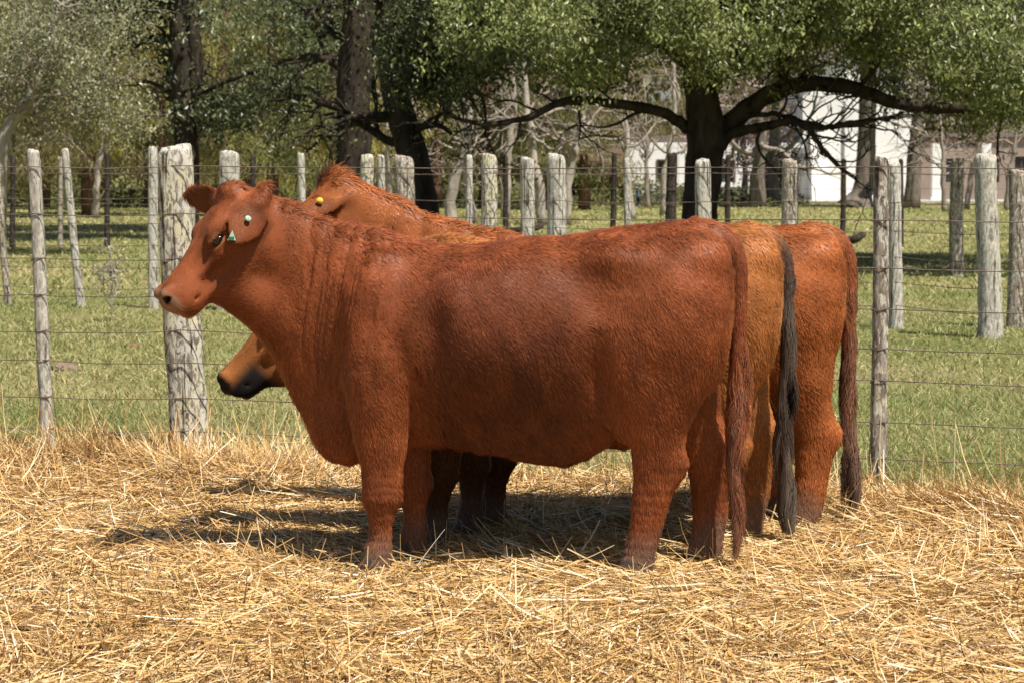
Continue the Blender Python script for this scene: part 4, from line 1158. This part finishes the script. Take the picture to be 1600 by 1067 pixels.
    for (eb, eu, ew, en, eL) in ears:
        re_ = V - eb; su_ = re_ @ eu / eL; sw_ = re_ @ ew; sn_ = re_ @ en
        k = (np.clip((su_ - .15) / .2, 0, 1) * (np.abs(sn_ + 2.6 * sw_ ** 2) < .035) * (np.abs(sw_) < eL * .4) * (su_ < 1.1))[:, None]
        colr = colr * (1 - .35 * k * (1 - .6 * np.clip((-sw_ / (eL * .34)), 0, 1)[:, None]))
    colr = np.clip(colr, .005, 1)
    root = empty(name, loc)
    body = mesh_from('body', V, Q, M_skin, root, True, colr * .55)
    # --- cloven hooves
    for (tab, D, yc, dx, lean) in p['legs']:
        f_, r_ = PX(tab[-1, 1], D) + dx + lean, PX(tab[-1, 2], D) + dx + lean
        m = MB(); ang_ = np.arange(12) * math.pi / 6
        for s_ in (-1, 1):
            rings = []
            for z_, sx, sy, fw in ((-.012, .046, .027, -.020), (.02, .045, .027, -.016), (.05, .040, .025, -.006), (.068, .036, .022, .004)):
                rings.append(np.stack([(f_ + r_) / 2 + fw + sx * np.cos(ang_) * np.where(np.cos(ang_) < 0, 1.25, .85), yc + s_ * .026 + sy * np.sin(ang_), np.full(12, z_)], 1))
            V_ = np.vstack(rings); i = np.arange(3)[:, None] * 12; j = np.arange(12)[None]
            m.add(V_, np.stack([i + j, i + (j + 1) % 12, i + 12 + (j + 1) % 12, i + 12 + j], -1).reshape(-1, 4))
        m.build('hoof', M_hoof, root, True)
    # --- coat of hair
    tri = np.concatenate([Q[:, [0, 1, 2]], Q[:, [0, 2, 3]]], 0)
    ar = np.linalg.norm(np.cross(V[tri[:, 1]] - V[tri[:, 0]], V[tri[:, 2]] - V[tri[:, 0]]), axis=1)
    rng = np.random.RandomState(p['seed'])
    n = p['hairs']
    wgt = ar * (1 + 1.6 * is_head[tri[:, 0]]) * np.where(hl[tri[:, 0]] > .5, .05, 1)
    pick = rng.choice(len(tri), n, p=wgt / wgt.sum())
    u, v = rng.rand(2, n); f = u + v > 1; u[f], v[f] = 1 - u[f], 1 - v[f]
    bc = np.stack([1 - u - v, u, v], 1)
    def lerp(Aq): return np.einsum('nk,nk...->n...', bc, Aq[tri[pick]])
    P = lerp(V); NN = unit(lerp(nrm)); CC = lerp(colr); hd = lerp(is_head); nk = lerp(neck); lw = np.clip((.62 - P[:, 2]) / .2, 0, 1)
    tlh = lerp(tl)
    d0 = np.array([.62, 0, -.78]) * (1 - lw[:, None]) + np.array([.12, 0, -1.]) * lw[:, None]
    d0 = d0 * (1 - hd[:, None]) + (-A * .75 + np.array([0, 0, -.35])) * hd[:, None]
    d0 = d0 + (np.stack([vnoise(P, 7, 21), vnoise(P, 7, 22), vnoise(P, 7, 23)], 1) - .5) * 0.9 + (np.stack([vnoise(P, 28, 24), vnoise(P, 28, 25), vnoise(P, 28, 26)], 1) - .5) * 0.9
    d0 = d0 * (1 - .8 * tlh[:, None]) + np.array([0.05, 0, -1.]) * tlh[:, None] * .8
    tang = unit(d0 - NN * np.sum(d0 * NN, 1)[:, None])
    top = np.clip((NN[:, 2] - .55) / .3, 0, 1) * (1 - hd)
    crest = top * np.clip((PX(640) - P[:, 0]) / .2, 0, 1)
    belly = np.clip((-NN[:, 2] - .1) / .4, 0, 1) * np.clip((P[:, 2] - .4) / .1, 0, 1)
    brow = np.exp(-(np.linalg.norm(P - hp(-.01, .04, 0), axis=1) / .07) ** 2) * p.get('tuft', .6)
    L = (.0175 - .004 * nk + .001 * lw + .012 * top + .02 * crest + .014 * belly + .06 * brow) * (1 - .45 * hd * (1 - brow)) * (.6 + .7 * rng.rand(n))
    lift = (.24 + .35 * crest + .22 * top + .2 * belly + .9 * brow) * (.5 + rng.rand(n))
    dirv = unit(tang + NN * lift[:, None] + rng.randn(n, 3) * .10)
    K = 4
    ts = np.linspace(0, 1, K)
    pts = P[:, None] - NN[:, None] * .001 + dirv[:, None] * (L[:, None] * ts)[..., None] \
        + (np.array([0, 0, -1.]) * .12 - NN * (.38 * np.minimum(lift, .6))[:, None])[:, None] * (L[:, None] * ts ** 2)[..., None]
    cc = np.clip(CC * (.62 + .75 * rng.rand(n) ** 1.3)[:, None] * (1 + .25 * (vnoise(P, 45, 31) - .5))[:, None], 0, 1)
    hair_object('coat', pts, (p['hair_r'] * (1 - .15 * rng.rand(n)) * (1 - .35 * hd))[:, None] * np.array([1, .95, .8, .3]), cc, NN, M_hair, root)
    # --- tail switch: wavy locks
    n = p['switch']; NL = 26
    s0 = np.sort(rng.rand(NL) ** .75) * (1 - p['switch_from']) + p['switch_from']; s0[-9:] = 1.0
    la = rng.rand(NL) * 2 * math.pi; ll = (.16 + .20 * (s0 - p['switch_from']) / (1 - p['switch_from'])) * (.75 + .4 * rng.rand(NL)) * p.get('switch_len', 1)
    lp = rng.rand(NL, 2) * 6.3; lw_ = 5 + 5 * rng.rand(NL); lo = rng.randn(NL, 2) * .010
    k_ = rng.randint(0, NL, n); sj = np.clip(s0[k_] - .06 * rng.rand(n), 0, 1)
    ii = sj * 25; i0 = np.minimum(ii.astype(int), 24); fr = (ii - i0)[:, None]
    ctr = T[i0] * (1 - fr) + T[i0 + 1] * fr
    ang = la[k_] + rng.randn(n) * .5; rad = R[i0] * (.55 + .5 * rng.rand(n))
    out = np.stack([np.cos(ang), np.sin(ang), 0 * ang], 1)
    Ls = np.minimum(ll[k_] * (.7 + .45 * rng.rand(n)), ctr[:, 2] - .05)
    K = 9; ts = np.linspace(0, 1, K)[None]
    wx = .015 * np.sin(ts * lw_[k_][:, None] + lp[k_, 0][:, None]) * ts + lo[k_, 0][:, None] * ts ** 1.3
    wy = .015 * np.sin(ts * lw_[k_][:, None] + lp[k_, 1][:, None]) * ts + lo[k_, 1][:, None] * ts ** 1.3
    fan = rng.randn(n, 2) * .004
    pts = (ctr + out * rad[:, None])[:, None] + out[:, None] * ((.006 * np.sin(ts * 2.6) - .45 * rad[:, None] * ts ** 2))[..., None]
    pts = pts + np.stack([wx + fan[:, :1] * ts + p.get('sway', 0.) * ts ** 1.5 * Ls[:, None], wy + fan[:, 1:] * ts, -Ls[:, None] * ts], -1)
    ca, cb = np.array(p['tail_col'][1]), np.array(p['tail_col'][2])
    mix = np.clip((sj - p['switch_from']) / (1 - p['switch_from']) * .8 + .3 * rng.randn(NL)[k_], 0, 1)[:, None]
    cc = (ca * (1 - mix) + cb * mix) * (.55 + .8 * rng.rand(n))[:, None]
    hair_object('tail_switch', pts, np.full((n, 1), .0010) * np.array([1, 1, 1, 1, .95, .9, .8, .6, .25]), np.clip(cc, 0, 1), out, M_hair, root)
    # --- eyes
    for s_ in (-1, 1):
        m = MB()
        k, r_ = 12, 5
        th = np.linspace(0, math.pi, r_ + 2); ph_ = np.arange(k) * 2 * math.pi / k
        VV = np.array([[math.sin(a) * math.cos(b_), math.sin(a) * math.sin(b_), math.cos(a)] for a in th for b_ in ph_])
        VV = hp(.196, -.035, s_ * .112) + (VV * [.026, .0165, .0195]) @ Mh
        i = np.arange(r_ + 1)[:, None] * k; j = np.arange(k)[None]
        m.add(VV, np.stack([i + j, i + (j + 1) % k, i + k + (j + 1) % k, i + k + j], -1).reshape(-1, 4))
        m.build('eye', M_eye, root, True)
    return root, hp, ears, (A, B, C)

def hair_object(name, pts, rad, colr, nrm, mat, parent):
    n, K = pts.shape[:2]
    cu = bpy.data.hair_curves.new(name)
    cu.add_curves([K] * n)
    cu.attributes['position'].data.foreach_set('vector', np.ascontiguousarray(pts, np.float32).ravel())
    ra = cu.attributes.get('radius') or cu.attributes.new('radius', 'FLOAT', 'POINT')
    ra.data.foreach_set('value', np.ascontiguousarray(np.broadcast_to(rad, (n, K)), np.float32).ravel())
    ca = cu.attributes.new('col', 'FLOAT_COLOR', 'CURVE')
    c4 = np.ones((n, 4), np.float32); c4[:, :3] = colr
    ca.data.foreach_set('color', c4.ravel())
    na = cu.attributes.new('surf', 'FLOAT_VECTOR', 'CURVE')
    na.data.foreach_set('vector', np.ascontiguousarray(nrm, np.float32).ravel())
    cu.materials.append(mat)
    o = bpy.data.objects.new(name, cu)
    COL.objects.link(o)
    o.parent = parent
    return o

M_skin = attr_mat('hide', 0.75, 0.15)
M_hair, _nt, _b = new_mat('coat_hair')
_a = N(_nt, 'ShaderNodeAttribute', attribute_name='col'); _s = N(_nt, 'ShaderNodeAttribute', attribute_name='surf')
_g = N(_nt, 'ShaderNodeNewGeometry'); _vt = N(_nt, 'ShaderNodeVectorTransform', vector_type='NORMAL', convert_from='OBJECT', convert_to='WORLD')
_mx = N(_nt, 'ShaderNodeMix', data_type='VECTOR'); _mx.inputs[0].default_value = 0.25
_nm = N(_nt, 'ShaderNodeVectorMath', operation='NORMALIZE')
_nt.links.new(_s.outputs['Vector'], _vt.inputs[0]); _nt.links.new(_vt.outputs[0], _mx.inputs[4]); _nt.links.new(_g.outputs['Normal'], _mx.inputs[5])
_nt.links.new(_mx.outputs[1], _nm.inputs[0]); _nt.links.new(_nm.outputs[0], _b.inputs['Normal']); _nt.links.new(_a.outputs['Color'], _b.inputs['Base Color'])
_b.inputs['Roughness'].default_value = 0.45; _b.inputs['Specular IOR Level'].default_value = 0.24
M_eye = plain_mat('eye_wet', (.012, .007, .005), 0.08, 0.6)
M_tag_green = plain_mat('green_tag_plastic', (.36, .62, .46), 0.45, 0.4)
M_tag_yellow = plain_mat('yellow_tag_plastic', (.75, .45, .04), 0.45, 0.4)
M_hoof = plain_mat('hoof_horn', (.06, .045, .037), .5, .3)
M_tag_dark = plain_mat('dark_green_plastic', (.20, .42, .30), .5, .3)
M_ink = plain_mat('tag_ink', (.03, .05, .04), 0.6, 0.2)

R_ = math.radians
near_f, far_f, near_h, far_h = (FORE, 8.10, -.105, 0, 0), (FORE, 8.44, .235, .12, .03), (HIND, 7.98, -.22, 0, 0), (HIND, 8.24, .07, .235, .04)
LEGS1 = [near_f, far_f, near_h, far_h]
tail1 = [(PX(1085), -SHEAR * PX(1085), PZ(362)), (PX(1118), -SHEAR * PX(1118), PZ(366)), (PX(1145), -SHEAR * PX(1140), PZ(400)), (PX(1150), -SHEAR * PX(1146), PZ(470)),
         (PX(1148), -SHEAR * PX(1146), PZ(560)), (PX(1143), -SHEAR * PX(1146), PZ(640)), (PX(1149), -SHEAR * PX(1150), PZ(715))]
COW1 = dict(ear_w=.30, voxel=.0095, fine=((-1.75, -.32, .82), (-.85, .42, 1.62)), fine_h=.005, seed=1, hairs=300000, hair_r=.0008, legs=LEGS1,
            head_s=.935, head=((PX(364, 8.28), 8.28 - D0, PZ(309, 8.28)), R_(49.5), R_(25)), neck_dz=0, tail=tail1, switch=2600, switch_from=.62, sway=.06,
            ears=[((-.062, -.072, -.083), (-.075, -.165, -.165), (1., .55, -.1)), ((.03, .0, .07), (-.15, .13, .035), (-.2, 0, 1.))],
            coat=((.325, .085, .028), (.44, .135, .045), (.15, .042, .018)), mud=(.215, .145, .105), nose=(.46, .24, .14), inner=(.55, .24, .09),
            tail_col=((.30, .085, .035), (.32, .105, .048), (.24, .115, .07)), tuft=.5, tail_r=.82)

COW2 = dict(voxel=.013, seed=2, hairs=120000, hair_r=.0012,
            legs=[(FORE, 8.10, -.105, -.06, 0), (FORE, 8.44, .235, .10, 0), (HIND, 7.98, -.22, .06, 0), (HIND, 8.24, .07, .235, 0)],
            head=((-1.165, .17, 1.067), R_(47), R_(6)), neck_dz=-.31, neck_stretch=.13, dewlap=.8, tail=tail1, tail_r=.62, switch=2600, switch_from=.30, switch_len=1.15, sway=.03,
            ears=[((.012, -.085, -.085), (-.02, -.19, -.07), (1., 0, -.35)), ((.045, -.005, .075), (-.02, .19, -.05), (-.4, 0, 1.))],
            coat=((.45, .155, .042), (.54, .21, .062), (.36, .11, .03)), black_muzzle_shade=True, leg_shade=.8, mud=(.20, .135, .10), nose=(.014, .011, .011), inner=(.72, .40, .17),
            tail_col=((.14, .08, .055), (.085, .06, .047), (.19, .145, .11)), tuft=.4)
COW3 = dict(voxel=.013, seed=3, hairs=130000, hair_r=.0012,
            legs=[(FORE, 8.10, -.105, -.06, 0), (FORE, 8.44, .235, -.12, 0), (HIND, 7.98, -.22, .2, 0), (HIND, 8.24, .07, .05, 0)],
            head=((-1.24, .18, 1.52), R_(48), R_(-20)), neck_dz=.075, neck_stretch=.22, tail=[(q[0] + d_, q[1], q[2]) for q, d_ in zip(tail1, (0, 0, -.004, -.006, .0, .012, .018))], tail_r=.8, switch=2800, switch_from=.38, switch_len=1.0,
            ears=[((.012, -.085, -.085), (-.15, -.12, -.045), (1., 0, -.35)), ((.045, -.005, .075), (-.02, .19, -.05), (-.4, 0, 1.))],
            coat=((.42, .118, .032), (.52, .17, .05), (.30, .08, .026)), leg_shade=.8, mud=(.19, .125, .09), nose=(.05, .03, .03), inner=(.60, .30, .12),
            tail_col=((.33, .10, .04), (.28, .11, .055), (.20, .13, .095)), tuft=1.1)

def disc(c, n, r, t, k=14):
    """short cylinder, centre c, axis n"""
    m = MB(); n = unit(np.array(n, float)); m.tube([np.array(c) - n * t / 2, np.array(c) + n * t / 2], [r, r], k)
    return m

def cow(name, loc, p, scale, label, group, tags):
    root, hp, ears, fr = build_cow(name, loc, p)
    root.scale = scale
    tag(root, label, 'cow', group)
    base, u, w, n, L = ears[0]
    if n[1] > 0: n = -n
    if tags == 'green':
        c = base + u * L * .56 + n * .022 - w * .004
        b_ = disc(c, n, .0115, .006).build('ear_tag', M_tag_green, root, True); b_['label'] = 'round pale green button tag on the ear'
        disc(c + n * .0035, n, .004, .003, 10).build('tag_pin', M_tag_dark, b_)
        e = base + u * L * .88
        c = np.array(e) + np.array([-.030, -.012, .0])
        q = MB(); s_ = .016; t = .0022
        tri = np.array([[-s_ * .9, 0, -s_], [s_ * 1.15, 0, -s_], [s_ * .35, 0, s_ * 1.4]])
        V = np.vstack([c + tri + [0, -t, 0], c + tri + [0, t, 0]])
        q.add(V, [[0, 3, 4, 1], [1, 4, 5, 2], [2, 5, 3, 0]], [[0, 1, 2], [5, 4, 3]])
        f_ = q.build('ear_tag', M_tag_green, root); f_['label'] = 'small green flag tag with dark figures below the ear'
        m = MB()
        for dx in (-.0065, .001, .0085):
            o = c + np.array([dx, -t - .0012, -.010])
            m.box(o + [0, 0, .007], (.006, .0016, .0018)); m.box(o + [0, 0, .0], (.006, .0016, .0018)); m.box(o + [0, 0, -.006], (.006, .0016, .0018))
            m.box(o + [.0024, 0, .003], (.0016, .0016, .008)); m.box(o + [-.0024, 0, -.003], (.0016, .0016, .007))
        m.build('tag_figures', M_ink, f_)
    if tags == 'yellow':
        c = base + u * L * .5 + n * .028
        b_ = disc(c, [0, -1, .3], .0145, .006).build('ear_tag', M_tag_yellow, root, True); b_['label'] = 'round yellow button tag on the ear'
        disc(c + np.array([0, -.0045, .0013]), [0, -1, .3], .006, .003, 10).build('tag_pin', M_tag_yellow, b_)
    return root

G_ = 'red cattle standing side by side'
cow('cow', (0, D0, 0), COW1, (1, .93, 1), 'nearest reddish brown cow in full profile, head raised, green ear tag', G_, 'green')
cow('cow', (.26, D0 + .54, 0), COW2, (1, .85, .985), 'middle orange brown cow with black nose, lowered muzzle in painted shade and black tail', G_, '')
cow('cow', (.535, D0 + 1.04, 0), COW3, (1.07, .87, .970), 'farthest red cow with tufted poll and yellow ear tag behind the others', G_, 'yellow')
